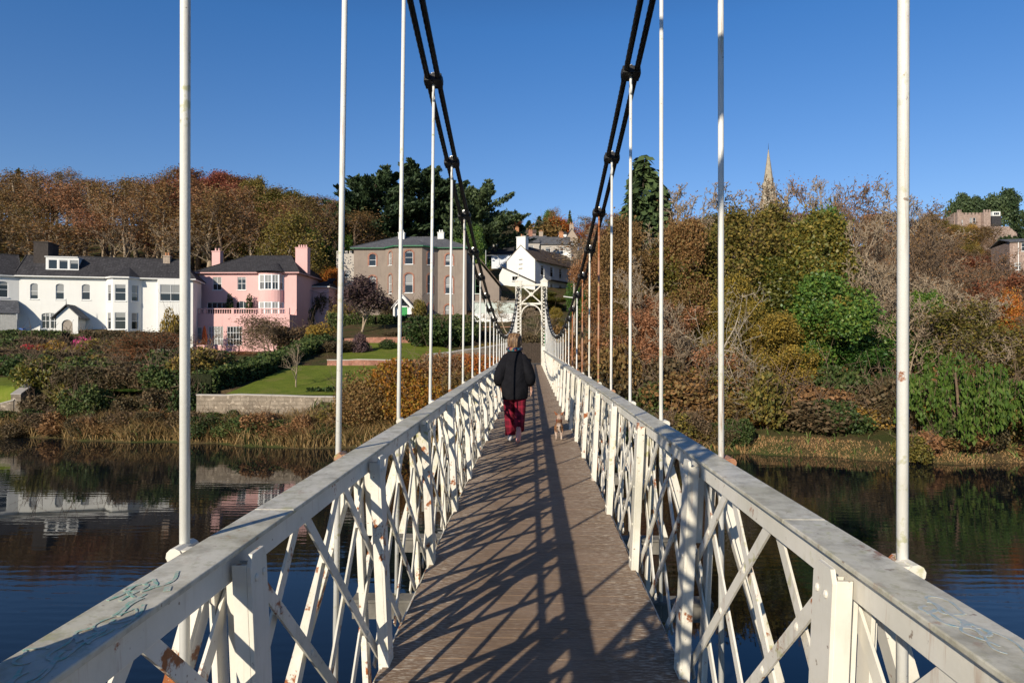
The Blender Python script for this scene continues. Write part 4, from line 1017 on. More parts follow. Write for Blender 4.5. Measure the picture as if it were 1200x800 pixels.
Ys = 86.0; h5 = house('garden_shed', X(556, Ys), Ys, Zt(381, Ys), 0, 'long pale green shed with white panelled front beside the bridge end', 'shed'); q = lambda px: X(px, Ys) - X(556, Ys); hq = lambda py: Zt(py, Ys) - Zt(381, Ys)
mb = MB(); mb.bb(0, q(604), 0, 3.5, hq(367), hq(354)); mb.build('upper_wall', M['render_green'], h5); mb = MB(); mb.bb(-.2, q(605), -.15, 3.7, hq(354)+.002, hq(354)+.14); mb.build('roof', M['render_lt'], h5)
mb = MB(); n = 12
for i in range(n): xx = q(604)*i/n; mb.bb(xx+.02, xx+q(604)/n-.03, .03, .07, -.8, hq(367)-.002); 
mb.bb(0, q(604), .072, 3.4, -.8, hq(367)-.003); mb.build('panelling', M['trim'], h5)
bw = MB(); bw.bb(X(566, 80), X(604, 80), 79.9, 80.25, Zt(402, 80)-1.5, Zt(382.5, 80)); o = bw.build('brick_wall', M['brick']); tag(o, 'red brick garden wall below the pale green shed', 'wall')

# --- white gabled house behind the far tower, running back up the hill
A = Vector((X(627, 113), 113, 0)); B = Vector((X(690, 131), 131, 0)); dirr = (B - A).normalized(); ang = math.atan2(dirr.y, dirr.x)
Lr = (B - A).length; zh = 6.0; hz = lambda py: Zt(py, 113.5) - zh
h = house('white_gabled_house', A.x, A.y, zh, ang, 'white rendered house with tall chimney on its gable behind the tower', 'house')
# local x runs back along the side wall, local y runs left along the gable
GW = 5.5; He = hz(304.5); ridge = hz(287)
ops = [(2.0+i*3.3, 3.1+i*3.3, a, b) for i in range(5) for a, b in ((He-2.4, He-.7), (He-5.9, He-3.6))]
mb = MB(); facade(mb, 0, Lr, -2, He, ops); mb.build('side_wall', M['render_pale'], h)
mb = MB(); mb.add([(0, 0, -2), (0, 0, He), (0, GW/2, ridge), (0, GW, He), (0, GW, -2)], [(0, 1, 2, 3, 4)]); mb.add([(.3, GW, -2), (.3, GW, He), (Lr, GW, He), (Lr, GW, -2)], [(0, 1, 2, 3)]); mb.build('gable_wall', M['render_white'], h)
vm = MB()
for zv in (He+.1, He-.7, He-1.4): vm.bb(-.03, .0, GW/2-.35, GW/2+.35, zv, zv+.12)
vm.build('gable_vent', M['slate'], h)
for o in ops: window(h, *o, nx=1)
rm = MB(); k = (ridge - He) / (GW/2); o2 = .35
for s0, s1 in ((-o2, GW/2), (GW+o2, GW/2)):
    za, zb = He - k*o2, ridge; vs = [(-.02, s0, za+.03), (Lr+.2, s0, za+.03), (Lr+.2, s1, zb+.03), (-.02, s1, zb+.03)]; rm.add(vs + [(a, b, c+.13) for a, b, c in vs], [(3, 2, 1, 0), (4, 5, 6, 7), (0, 1, 5, 4), (1, 2, 6, 5), (2, 3, 7, 6), (3, 0, 4, 7)])
rf = rm.build('roof', M['slate_brown'], h)
chimney(h, .55, GW/2, He, hz(276), 1.0, 1.75, 'render_white', 4); chimney(h, Lr-3.2, GW/2, ridge-.6, ridge+1.7, 1.0, 1.7, 'render_white', 3)
pm = MB(); pm.bb(4, Lr-2, -.9, -.02, He-3.15, He-3.0); pm.build('canopy', M['slate'], h)
# lean-to in front of the gable
z8 = 6.0; Yl = 110.5; xl0 = X(585, Yl); q = lambda px: X(px, Yl) - xl0; hq = lambda py: Zt(py, Yl) - z8
h = house('white_lean_to', xl0, Yl, z8, 0, 'white outbuilding with sloping dark roof in front of the gabled house', 'house')
pts = [(0, -2), (q(627), -2), (q(627), hq(331.5)), (q(589), hq(314)), (0, hq(322))]; mb = MB(); mb.prism(pts, 0, 2.6); mb.build('wall', M['render_white'], h)
rm = MB(); rm.bar((q(587.5), 1.2, hq(313)+.08), (q(628.5), 1.2, hq(332)+.08), 3.0, .16, up=(0, 0, 1)); rm.build('roof', M['slate'], h)
window(h, q(600), q(607), hq(329), hq(323.5), y=-.12, nx=2, nz=1); mb = MB(); mb.bb(q(595), q(606), -.6, -.02, hq(349), hq(337)); mb.build('dark_annexe', M['slate'], h)
h = house('hill_cottage', X(576, 121), 121, Zt(335, 121), 0, 'white cottage with dark roof left of the tall gabled house', 'house'); q = lambda px: X(px, 121) - X(576, 121); hq = lambda py: Zt(py, 121) - Zt(335, 121)
mb = MB(); mb.bb(0, q(600), 0, 6, -1, hq(297)); mb.build('wall', M['render_pale'], h); gable_roof(h, 0, q(601), 0, 6, hq(297), hq(285.5) - hq(297), 'slate', along='x'); chimney(h, .5, 3, hq(290), hq(281), .8, .8, 'render_white', 1)
# street lamp and pole
lp = empty('street_lamp', (X(569.3, 100), 100, hgt(X(569.3, 100), 100)), 0, 'grey street lamp with a curved arm between the houses', 'street lamp'); zz = hgt(X(569.3, 100), 100); q = lambda py: Zt(py, 100) - zz
mb = MB(); mb.tube([(0, 0, 0), (0, 0, q(293))], [.1, .06], 8); mb.build('pole', M['galv'], lp); mb = MB(); mb.tube([(0, 0, q(299.5)), (.9, 0, q(299)), (1.6, 0, q(300)), (2.0, 0, q(303)), (2.0, 0, q(312))], .04, 6); mb.build('arm', M['galv'], lp)
mb = MB(); mb.ball((2.0, 0, q(312)), (.14, .14, .2)); mb.build('lamp_head', M['trim'], lp)
lp = empty('telegraph_pole', (X(673, 66), 66, hgt(X(673, 66), 66)), 0, 'brown wooden pole with a white bracket right of the far tower', 'pole'); zz = hgt(X(673, 66), 66); q = lambda py: Zt(py, 66) - zz
mb = MB(); mb.tube([(0, 0, 0), (0, 0, q(322))], [.13, .1], 8); mb.build('shaft', M['wood_grey'], lp); mb = MB(); mb.tube([(-1.05, 0, q(347.5)), (-.4, 0, q(348.5)), (0, 0, q(349))], .05, 6); mb.build('bracket', M['trim'], lp)
# --- roofs up the hill behind
def small_house(px0, px1, Y, pb, pe, pr, wm, rm_, label, along='x', chim=(), dep=7, wins=2):
    x0 = X(px0, Y); z = Zt(pb, Y); w = X(px1, Y) - x0; he = Zt(pe, Y) - z; ri = Zt(pr, Y) - Zt(pe, Y)
    h = house('hillside_house', x0, Y, z, 0, label, 'house', 'houses up the hill beyond the bridge')
    ops = [(w*(i+.5)/wins - .5, w*(i+.5)/wins + .5, he - 2.1, he - .7) for i in range(wins)] if wins else []
    mb = MB(); facade(mb, 0, w, -3, he, ops); mb.bb(0, .15, .17, dep, -3, he); mb.bb(w-.15, w, .17, dep, -3, he)
    if along == 'y': mb.add([(0, 0, he), (w, 0, he), (w/2, 0, he+ri)], [(0, 1, 2)])
    mb.build('wall', M[wm], h); rf = gable_roof(h, 0, w, 0, dep, he, ri, rm_, along=along)
    for o in ops: window(h, *o)
    for c in chim: chimney(rf, w*c[0], dep*.5 if along == 'x' else .6, he + ri*.5, he+ri+c[1], .9, .9, c[2] if len(c) > 2 else 'chimney_stone', 2)
    return h
small_house(617, 640, 150, 300, 284, 274, 'render_lt', 'slate_grey', 'grey roofed house with small chimney above the white gable', chim=((.2, 1.2, 'brick'), (.75, 1)))
small_house(634, 668, 138, 300, 286, 275.5, 'render_lt', 'slate_grey', 'long blue grey slate roof behind the white gabled house', chim=((.72, 1.0, 'pot'),))
small_house(663, 677, 152, 300, 279, 268, 'chimney_stone', 'slate_grey', 'narrow stone gable on the hill among brown trees', along='y', chim=((.5, 1.0),), wins=1)
small_house(596, 612, 165, 300, 279, 270, 'render_pink', 'slate_brown', 'pinkish house just above the tall white chimney', wins=1, chim=((.6, 1.2, 'pot'),))
small_house(688, 712, 160, 300, 281, 273, 'render_white', 'slate_grey', 'white house partly hidden by bare trees beside the right cable')
small_house(655, 664, 185, 282, 274, 270, 'render_white', 'slate', 'small white house high on the hill', wins=1)
small_house(612, 628, 205, 285, 273, 267.5, 'redstone', 'slate_brown', 'low reddish house high on the hill above the white chimney', wins=1)
# church spire
Yc = 300; cs = empty('church_spire', (X(901, Yc), Yc, Zt(300, Yc)), 0, 'tall pale stone church spire rising behind the bare trees', 'church'); q = lambda py: Zt(py, Yc) - Zt(300, Yc); r1 = 11.5 * Yc / 800
mb = MB(); mb.bb(-r1, r1, -r1, r1, -25, q(262)); mb.bb(-r1-.3, r1+.3, -r1-.3, r1+.3, q(262)+.01, q(262)+1); mb.build('tower', M['spire'], cs)
mb = MB(); zb = q(261); zt_ = q(178)
for (z0_, z1_) in ((0, 1),): mb.loft([[(rr*math.cos(j*math.pi/4+math.pi/8), rr*math.sin(j*math.pi/4+math.pi/8), z) for j in range(8)] for z, rr in ((zb, r1*1.02), (zb + (zt_-zb)*.5, r1*.53), (zt_, .12))])
sp = mb.build('spire', M['spire'], cs)
for f in (.25, .5):
    for j in range(4):
        a = j*math.pi/2; rr = r1*(1.02-f*.95); mb = MB(); zz = zb + (zt_-zb)*f; c_, s_ = math.cos(a), math.sin(a)
        mb.box((c_*(rr-.25), s_*(rr-.25), zz), (.9, .9, 2.2), rz=a); mb.build('lucarne', M['spire'], sp)
mb = MB(); mb.tube([(0, 0, zt_-.1), (0, 0, q(170))], [.12, .03], 6); mb.build('finial', M['slate'], cs)
# castle like buildings on the right skyline
Yk = 235; hk = house('castellated_house', X(1119, Yk), Yk, Zt(290, Yk), 0, 'pink sandstone castellated house on the right skyline', 'house'); q = lambda px: X(px, Yk) - X(1119, Yk); hq = lambda py: Zt(py, Yk) - Zt(290, Yk)
ops = [(q(1137), q(1140), hq(268), hq(258)), (q(1141), q(1144), hq(268), hq(258)), (q(1126), q(1129), hq(266), hq(260))]
mb = MB(); facade(mb, 0, q(1150), -8, hq(254.5), ops); mb.bb(0, .4, .2, 12, -8, hq(254.5)); mb.bb(q(1150)-.4, q(1150), .2, 12, -8, hq(254.5))
for i in range(8): mb.bb(i*1.2, i*1.2+.7, 0, .5, hq(254.5)+.001, hq(254.5)+.7)
mb.build('wall', M['redstone'], hk); mb = MB()
for px0, px1, pt in ((1150.1, 1158, 252.5), (1119.5, 1124, 252.5)): 
    mb.bb(q(px0), q(px1), -1.5, 2.5, -8, hq(pt))
    for i in range(3): w_ = (q(px1)-q(px0))/5; mb.bb(q(px0)+w_*2*i, q(px0)+w_*(2*i+1), -1.5, -1.1, hq(pt)+.001, hq(pt)+.8)
mb.build('turret', M['redstone'], hk)
for o in ops: window(hk, *o, nx=1, nz=3)
mb = MB(); mb.bb(q(1162), q(1200), 2, 3, -8, hq(267)); mb.build('terrace_wall', M['redstone'], hk)
hk = house('flat_roofed_house', X(1163, Yk+4), Yk+4, Zt(262, Yk), 0, 'small white flat roofed house with dark lower storey on the skyline', 'house'); q = lambda px: X(px, Yk+4) - X(1163, Yk+4); hq = lambda py: Zt(py, Yk+4) - Zt(262, Yk)
mb = MB(); mb.bb(0, q(1174), 0, 5, -3, hq(256)); mb.build('lower_storey', M['slate'], hk); mb = MB(); mb.bb(.2, q(1173), -.01, 4, hq(256)+.002, hq(251)); mb.build('upper_storey', M['render_white'], hk); window(hk, q(1165), q(1171.5), hq(255), hq(252), y=-.14, nx=3, nz=1, sill=False)
Yb = 120; hk = house('brick_house', X(1184, Yb), Yb, Zt(326, Yb), R(-14), 'pinkish brick house with white windows at the right edge of the picture', 'house'); q = lambda px: X(px, Yb) - X(1184, Yb); hq = lambda py: Zt(py, Yb) - Zt(326, Yb)
ops = [(q(1196), q(1196)+.95, hq(297), hq(287)), (q(1189), q(1189)+.95, hq(318), hq(310)), (q(1206), q(1206)+1, hq(297), hq(287)), (q(1206), q(1206)+1, hq(318), hq(310))]
mb = MB(); facade(mb, 0, 9, -4, hq(286), ops); mb.bb(0, .3, .17, 8, -4, hq(286)); mb.build('wall', M['redstone'], hk)
for o in ops: window(hk, *o)
gable_roof(hk, 0, 9, 0, 8, hq(286), .9, 'slate_grey', along='x'); mb = MB(); mb.tube([(q(1192.5), -.08, -2), (q(1192.5), -.08, hq(286))], .07, 6); mb.build('drainpipe', M['trim'], hk)

# ------------------------------------------------------------------ garden walls, lawns, path
def wall_run(name, pts, mat, label, th=.4, cap=None):           # pts: (x, y, z_bottom, z_top)
    root = empty(name, (pts[0][0], pts[0][1], 0), 0, label, 'wall'); o = Vector((pts[0][0], pts[0][1], 0)); m = MB(); c = MB(); r_ = random.Random(8)
    fine = []
    for a, b in zip(pts, pts[1:]):
        n = max(1, int(math.hypot(b[0]-a[0], b[1]-a[1]) / .8))
        fine += [tuple(a[i] + (b[i]-a[i])*k/n for i in range(4)) for k in range(n)]
    fine.append(pts[-1]); rings = []
    for i, p in enumerate(fine):
        q = fine[min(i+1, len(fine)-1)]; p_ = fine[max(i-1, 0)]; d = Vector((q[0]-p_[0], q[1]-p_[1], 0)).normalized(); nrm = Vector((-d.y, d.x, 0)); jz = r_.uniform(-.03, .03); jy = r_.uniform(-.03, .03)
        P_ = Vector((p[0], p[1], 0)) - o; rings.append([P_ + nrm*(s*th/2+jy) + Vector((0, 0, z)) for s, z in ((-1, p[2]), (1, p[2]), (1, p[3]+jz), (-1, p[3]+jz))])
    m.loft(rings); m.build('masonry', M[mat], root)
    if cap:
        for i in range(len(rings)-1):
            a, b = rings[i], rings[i+1]; top = [a[3], b[3], b[2], a[2]]; up = Vector((0, 0, .004)); cx = (a[2]+a[3]+b[2]+b[3])/4
            vs = [cx + (v-cx)*1.06 + up for v in top]; vs += [v + Vector((0, 0, .07)) for v in vs]; c.add(vs, [(3, 2, 1, 0), (4, 5, 6, 7), (0, 1, 5, 4), (1, 2, 6, 5), (2, 3, 7, 6), (3, 0, 4, 7)])
        c.build('coping', M[cap], root)
    return root
yA = 41.7
wall_run('retaining_wall', [(X(232, yA), yA, -3.6, Zt(463.5, yA)), (X(330, yA), yA, -3.6, Zt(464, yA)), (X(402, yA), yA, -3.6, Zt(466, yA)), (X(470, yA), yA+.3, -3.6, Zt(463, yA))], 'stone', 'old pale stone river wall below the green lawn', cap='render_lt')
wall_run('stone_wall', [(X(-60, 44), 43.2, -3.6, Zt(486, 44)), (X(0, 44), 43.6, -3.6, Zt(476, 44)), (X(19, 44), 43.9, -3.4, Zt(470, 44))], 'stone', 'low whitish rubble wall at the left edge above the reeds', cap='render_lt')
wall_run('stone_pier', [(X(19.5, 43.8), 43.8, -3.4, Zt(463, 43.8)), (X(37, 47), 47.3, -2.5, Zt(447, 47))], 'stone', 'dark sloping stone wall end beside the left lawn', th=.55, cap='render_lt')
yl = 53.0; wall_run('brick_terrace_wall', [(X(384, yl), yl, -1.5, Zt(422, yl)), (X(480, yl), yl, -1.5, Zt(422, yl))], 'brick', 'low red brick wall along the back of the lawn', th=.3, cap='render_lt')
yl = 66.0; wall_run('upper_brick_wall', [(X(404, yl), yl, -.5, Zt(396, yl)), (X(495, yl), yl, -.5, Zt(394, yl))], 'brick', 'upper red brick garden wall below the grey house', th=.3)
yl = 47.5; wall_run('bank_wall', [(X(498, 46), 46, -2.5, Zt(416, 46)), (X(560, 48), 48, -2.5, Zt(409, 48)), (X(598, 50), 50, -2, Zt(402, 50))], 'stone', 'stone wall climbing beside the end of the footbridge', th=.4, cap='render_lt')
pf = empty('board_fence', (-1.9, 52.2, .1), R(8), 'brown board fence closing the path beyond the tower, darkened for its shade', 'fence'); mb = MB()
for i in range(34): mb.bb(i*.15, i*.15+.142, -.012, .012, 0, 1.62 + .03*math.sin(i*2.3))
mb.build('board_panel', M['timber'], pf); mb = MB(); mb.bb(0, 5.1, .0125, .06, .3, .4); mb.bb(0, 5.1, .0125, .06, 1.2, 1.3); mb.build('fence_rail', M['timber'], pf)  # dark timber stands in for the shade lying on the fence
t = NT('mown_lawn'); v = t.wcoord(); nn = t.noise(v, 1.1, 6, .6); n2 = t.noise(v, 26, 4, .7)
gc = t.mix(t.ramp(n2, [(.3, .55), (.7, 0)]), t.ramp(nn, [(.35, (.125, .165, .016)), (.65, (.185, .225, .026))]), (.07, .095, .014))
t.color(t.mix(t.ramp(t.noise(v, .55, 7, .7), [(.5, 0), (.68, .6)]), gc, (.20, .17, .05))); t.rough(.9, .15); t.bump(n2, .8, .05); M['lawn'] = t.mat
def lawn(pts_x, y0, y1, label, zf=None):
    nx_, ny_ = 26, 22; V = []; F = []
    for j in range(ny_+1):
        for i in range(nx_+1):
            y = y0 + (y1-y0)*j/ny_; a = np.interp(y, [y0, y1], [pts_x[0][0], pts_x[1][0]]); b = np.interp(y, [y0, y1], [pts_x[0][1], pts_x[1][1]]); x = a + (b-a)*i/nx_
            V.append((x, y, zf(x, y) if zf else hgt(x, y)+.10))
    F = [(j*(nx_+1)+i, j*(nx_+1)+i+1, (j+1)*(nx_+1)+i+1, (j+1)*(nx_+1)+i) for j in range(ny_) for i in range(nx_)]
    m = MB(); m.add(V, F); o = m.build('lawn', M['lawn'], smooth=True); tag(o, label, 'lawn', kind='structure'); return o
lz = lambda x, y: max(-1.55 + .14*(y-42), hgt(x, y)+.10)
lawn([(X(262, 42), X(450, 42)), (X(345, 53), X(452, 53))], 42.0, 52.8, 'sunlit green lawn above the stone river wall', lz)
lawn([(X(400, 56), X(570, 56)), (X(400, 65), X(500, 65))], 55.5, 65.8, 'upper grass terrace between the brick walls')
lawn([(X(-90, 44.2), X(18, 44.2)), (X(-120, 52), X(45, 52))], 44.3, 52, 'small green lawn at the left edge behind the rubble wall')
t = NT('shaded_path_surface'); v = t.wcoord(); t.color(t.ramp(t.noise(v, 5, 6), [(.3, (.07, .06, .05)), (.7, (.12, .10, .085))])); t.rough(.9)  # tone kept dark in place of the shade over the path
mb = MB(); mb.bb(-1.3, 1.7, 46.42, 54.9, -.3, .19); tag(mb.build('path', t.mat), 'path beyond the far end of the footbridge', 'path', kind='structure')
gp = empty('green_gate', (1.02, 49.5, .15), 0, 'green metal gate beside the path at the far end of the bridge', 'gate'); mb = MB(); mb.tube([(0, 0, 0), (0, 0, 2.3)], .07, 8); mb.build('post', M['green_paint'], gp)
mb = MB(); mb.bb(-.02, .02, .1, 1.6, 2.0, 2.06); mb.bb(-.02, .02, .1, 1.6, .2, .26)
for i in range(11): mb.tube([(0, .15+i*.14, .2), (0, .15+i*.14, 2.2)], .015, 5)
mb.build('gate_leaf', M['green_paint'], gp)
fn = empty('picket_fence', (X(927, 43), 43, -2.4), 0, 'short piece of white fence among the bushes on the right bank', 'fence'); mb = MB(); zz = Zt(461.5, 43) + 2.4
for i in range(7): mb.bb(i*.16, i*.16+.09, 0, .03, 0, zz); 
mb.build('slat_panel', M['trim'], fn); mb = MB(); mb.bb(-.1, 1.15, .031, .07, zz-.2, zz-.12); mb.bb(-.1, 1.15, .031, .07, .3, .38); mb.build('fence_rail', M['trim'], fn)
# ------------------------------------------------------------------ trees and shrubs
# prototypes
for i, (sd, lf, bk) in enumerate(((11, 'rust', 'bark_pale'), (12, 'rust', 'bark_pale'), (13, 'tan', 'bark_pale'), (14, 'rust', 'bark_brown'), (15, 'tan', 'bark_brown'))):
    make_tree('wood%d' % i, 'autumn_tree', bk, lf, sd, per=2, jitter=.5, leaf_size=.135, keep=.72, thin=.42, H=15, r0=.27, base=.40, n1=11, n2=6, n3=4, n4=2, up=.95, spread=.24, wig=.08, twig=.026)
for i in range(2): make_tree('copper%d' % i, 'copper_beech', 'bark_brown', 'copper', 21 + i, per=7, jitter=.55, leaf_size=.2, twig=.016, H=14, r0=.25, base=.22, n1=14, n2=6, n3=4, n4=2, up=.55, spread=.40)
for i in range(3): make_tree('bare%d' % i, 'bare_tree', 'bark_pale', 'tan', 31 + i, per=1, jitter=.3, leaf_size=.09, keep=.05, H=11, r0=.16, base=.22, n1=12, n2=6, n3=5, n4=4, twig=.03, up=.7, spread=.36, stems=2, wig=.13)
for i in range(2): make_tree('twig%d' % i, 'twiggy_tree', 'bark_brown', 'tan', 41 + i, per=1, jitter=.3, leaf_size=.09, keep=.25, H=10, r0=.14, base=.10, n1=13, n2=6, n3=5, n4=4, twig=.024, up=.6, spread=.42, stems=3, wig=.14)
make_tree('limbs', 'pale_limbed_tree', 'bark_white', 'olive', 51, per=2, jitter=.5, leaf_size=.11, keep=.5, twig=.02, H=7.5, r0=.16, base=.12, n1=8, n2=4, n3=4, n4=0, up=.25, spread=.62, stems=2, wig=.2)
make_tree('brownmass0', 'beech_tree', 'bark_brown', 'tan', 61, per=18, jitter=.34, leaf_size=.115, H=10, r0=.2, base=.06, n1=16, n2=6, n3=4, n4=2, up=.5, spread=.42, wig=.14)
make_tree('brownmass1', 'beech_tree', 'bark_brown', 'rust', 62, per=18, jitter=.34, leaf_size=.115, H=10, r0=.2, base=.06, n1=16, n2=6, n3=4, n4=2, up=.5, spread=.42, wig=.14)
make_tree('olive0', 'leafy_tree', 'bark_brown', 'olive', 71, per=16, jitter=.32, leaf_size=.115, H=9, r0=.18, base=.06, n1=15, n2=6, n3=4, n4=2, up=.5, spread=.45, wig=.15)
make_tree('olive1', 'leafy_tree', 'bark_pale', 'olive', 72, per=5, jitter=.5, leaf_size=.115, twig=.013, H=9, r0=.18, base=.08, n1=15, n2=6, n3=4, n4=3, up=.5, spread=.45, wig=.15)
make_tree('ivy0', 'ivy_clad_tree', 'bark_brown', 'ivy', 81, per=28, jitter=.33, leaf_size=.135, H=10, r0=.22, base=.03, n1=18, n2=6, n3=4, n4=2, up=.55, spread=.36, wig=.12)
make_tree('gold0', 'golden_tree', 'bark_brown', 'gold', 91, per=16, jitter=.28, leaf_size=.10, H=7, r0=.14, base=.06, n1=14, n2=6, n3=4, n4=2, up=.5, spread=.42, wig=.14)
make_tree('green0', 'evergreen_tree', 'bark_dark', 'green', 95, per=30, jitter=.28, leaf_size=.12, H=7, r0=.18, base=.02, n1=17, n2=6, n3=4, n4=2, up=.45, spread=.46, wig=.12)
make_tree('orange0', 'orange_tree', 'bark_brown', 'orange', 97, per=14, jitter=.5, leaf_size=.12, H=7, r0=.14, base=.08, n1=13, n2=6, n3=4, n4=2, up=.5, spread=.42)
make_tree('purple0', 'purple_leaved_tree', 'bark_pale', 'purple', 98, per=2, jitter=.3, leaf_size=.15, keep=.9, H=6, r0=.13, base=.30, n1=12, n2=6, n3=4, n4=2, up=.8, spread=.36, stems=2)
make_tree('umbrella', 'spreading_tree', 'bark_orange', 'brownbush', 99, per=2, jitter=.25, leaf_size=.08, keep=.4, H=4.2, r0=.2, base=.34, n1=12, n2=7, n3=5, n4=4, up=.5, spread=.70, stems=2, wig=.09, twig=.013)
make_tree('small_bare', 'small_bare_tree', 'bark_pale', 'brownbush', 106, per=1, jitter=.1, leaf_size=.05, keep=.3, H=3.6, r0=.07, base=.22, n1=10, n2=5, n3=4, n4=0, up=.8, spread=.42, wig=.07, lean=.01, twig=.012)
make_tree('sparse', 'sparse_leaved_tree', 'bark_pale', 'brownbush', 101, per=2, jitter=.3, leaf_size=.09, keep=.45, H=4.5, r0=.10, base=.10, n1=12, n2=6, n3=4, n4=3, up=.5, spread=.55, stems=3, wig=.15)
make_tree('pine', 'umbrella_pine', 'bark_brown', 'dark', 102, per=16, jitter=.5, leaf_size=.4, H=9, r0=.3, base=.55, n1=12, n2=6, n3=4, n4=0, up=.15, spread=.55, low=4.5)
for i in range(2): make_cypress('cyp%d' % i, 110 + i)
make_cone('cone', 'conifer_tree', 'cypress', 120, H=14, Rb=3.0, n=14000, leaf_size=.26, droop=.8, power=.72)
make_cone('fir', 'fir_tree', 'dark', 121, H=12, Rb=2.6, n=4500, leaf_size=.36, droop=.35, power=.9)
make_cone('topiary', 'column_cypress', 'cypress', 122, H=2.6, Rb=.32, n=900, leaf_size=.10, droop=-.6, power=.35, base=.02)
make_willow('willow', 130)
for k, nm, lf, kw in (('b_green', 'green_bush', 'hedge', {}), ('b_gloss', 'glossy_bush', 'green', {}), ('b_brown', 'brown_bush', 'brownbush', {}), ('b_olive', 'olive_bush', 'olive', {}),
        ('b_gold', 'yellow_bush', 'gold', {}), ('b_orange', 'orange_bush', 'orange', {}), ('b_ivy', 'yellow_green_bush', 'ivy', {}), ('b_pink', 'flowering_bush', 'pink', {'n': 1400}), ('b_red', 'red_bush', 'red', {}),
        ('b_white', 'flowering_bush', 'whitefl', {'n': 900}), ('b_rust', 'russet_bush', 'rust', {}), ('b_purple', 'purple_bush', 'purple', {}), ('b_tan', 'tan_bush', 'tan', {})):
    make_bush(k, nm, lf, sum(map(ord, k)), **{**dict(w=2.4, h=1.8, n=5200, leaf_size=.095), **kw})
make_bush('b_mass', 'russet_bush', 'rust', 205, w=4.5, h=3.2, n=14000, leaf_size=.105, nl=26)
make_bush('b_orangemass', 'orange_bush', 'orange', 206, w=4.5, h=3.0, n=14000, leaf_size=.10, nl=26, fill=.3)

def base_y(px, ytop, Y): return Zt(ytop, Y)
def put(key, px, Y, ptop, wpx=None, label=None, cat='tree', group=None, z=None, name=None, sink=0):
    """plant with its top at picture height ptop, wpx wide, standing at distance Y"""
    x = X(px, Y); g = hgt(x, Y) - .08 - sink if z is None else z
    return plant(key, x, Y, height=Zt(ptop, Y) - g, width=None if wpx is None else wpx * Y / 800, label=label, cat=cat, group=group, z=g, name=name)
rr = random.Random(77)
# wood on the left hillside
G1 = 'bare autumn trees of the wood above the white terrace'
def skyline(px): return lerp_tab(px, [-160, -60, 0, 10, 60, 120, 135, 165, 200, 235, 262, 300, 330, 360, 420, 700], [215, 205, 207, 200, 192, 207, 216, 205, 192, 200, 198, 205, 226, 232, 240, 250])
rows = [(100, 27), (109, 25), (120, 27), (133, 29), (147, 29), (159, 28)]
for ri, (Y, step) in enumerate(rows):
    px = -190 + rr.uniform(0, 15)
    while px < (415 if ri else 345):
        Yj = Y + rr.uniform(-3.5, 3.5); x = X(px, Yj); g = hgt(x, Yj)
        top = skyline(px) + rr.uniform(-7, 16) + (0, 0, 0, 0, 0, 0)[ri]
        ht = Zt(top, Yj) - g; ht = min(ht, rr.uniform(13, 17.5)) if ri < 4 else max(8, min(ht, 21))
        cop = (195 < px < 300 and ri >= 2 and rr.random() < .6)
        key = 'copper%d' % rr.randrange(2) if cop else 'wood%d' % rr.choice([0, 1, 2, 3, 4, 0, 1])
        if px > 300 and rr.random() < .4: key = rr.choice(['olive0', 'twig0', 'olive1'])
        lab = {'c': 'copper leaved beech in the wood above the pink house', 'w': 'tall bare autumn tree with pale trunk in the left hillside wood', 'o': 'olive leaved tree at the right end of the left wood', 't': 'twiggy brown tree at the right end of the left wood'}[key[0]]
        plant(key, x, Yj, height=ht, width=rr.uniform(7, 9.5) if key[0] != 'c' else rr.uniform(9, 12), label=lab, cat='tree', group=G1)
        px += step * rr.uniform(.75, 1.25)
# ivy and undergrowth at the foot of the wood
for k in range(26):
    px = -60 + k * 18 + rr.uniform(-6, 6); Y = rr.uniform(92, 97.5) if px < 235 else rr.uniform(103, 108)
    plant(rr.choice(['b_green', 'b_brown', 'b_ivy', 'b_green']), X(px, Y), Y, height=rr.uniform(2.0, 4.2), width=rr.uniform(3.5, 5), label='dark undergrowth bush at the foot of the left hillside wood', cat='bush', group='undergrowth below the wood')
put('fir', 21, 150, 192, 26, 'dark fir rising above the bare trees at the far left')
put('olive0', 305, 104, 268, 60, 'olive tree just behind the pink house roof'); put('gold0', 333, 103, 262, 45, 'yellowing tree behind the pink house chimney')
put('green0', 362, 106, 268, 50, 'dark green leafy tree between the pink house and the grey house'); put('orange0', 377, 97, 318, 30, 'small orange tree right of the pink house')
put('green0', 388, 110, 262, 40, 'ivy green tree left of the crenellated wing'); put('wood3', 392, 112, 240, 50, 'russet tree left of the dark cypresses')
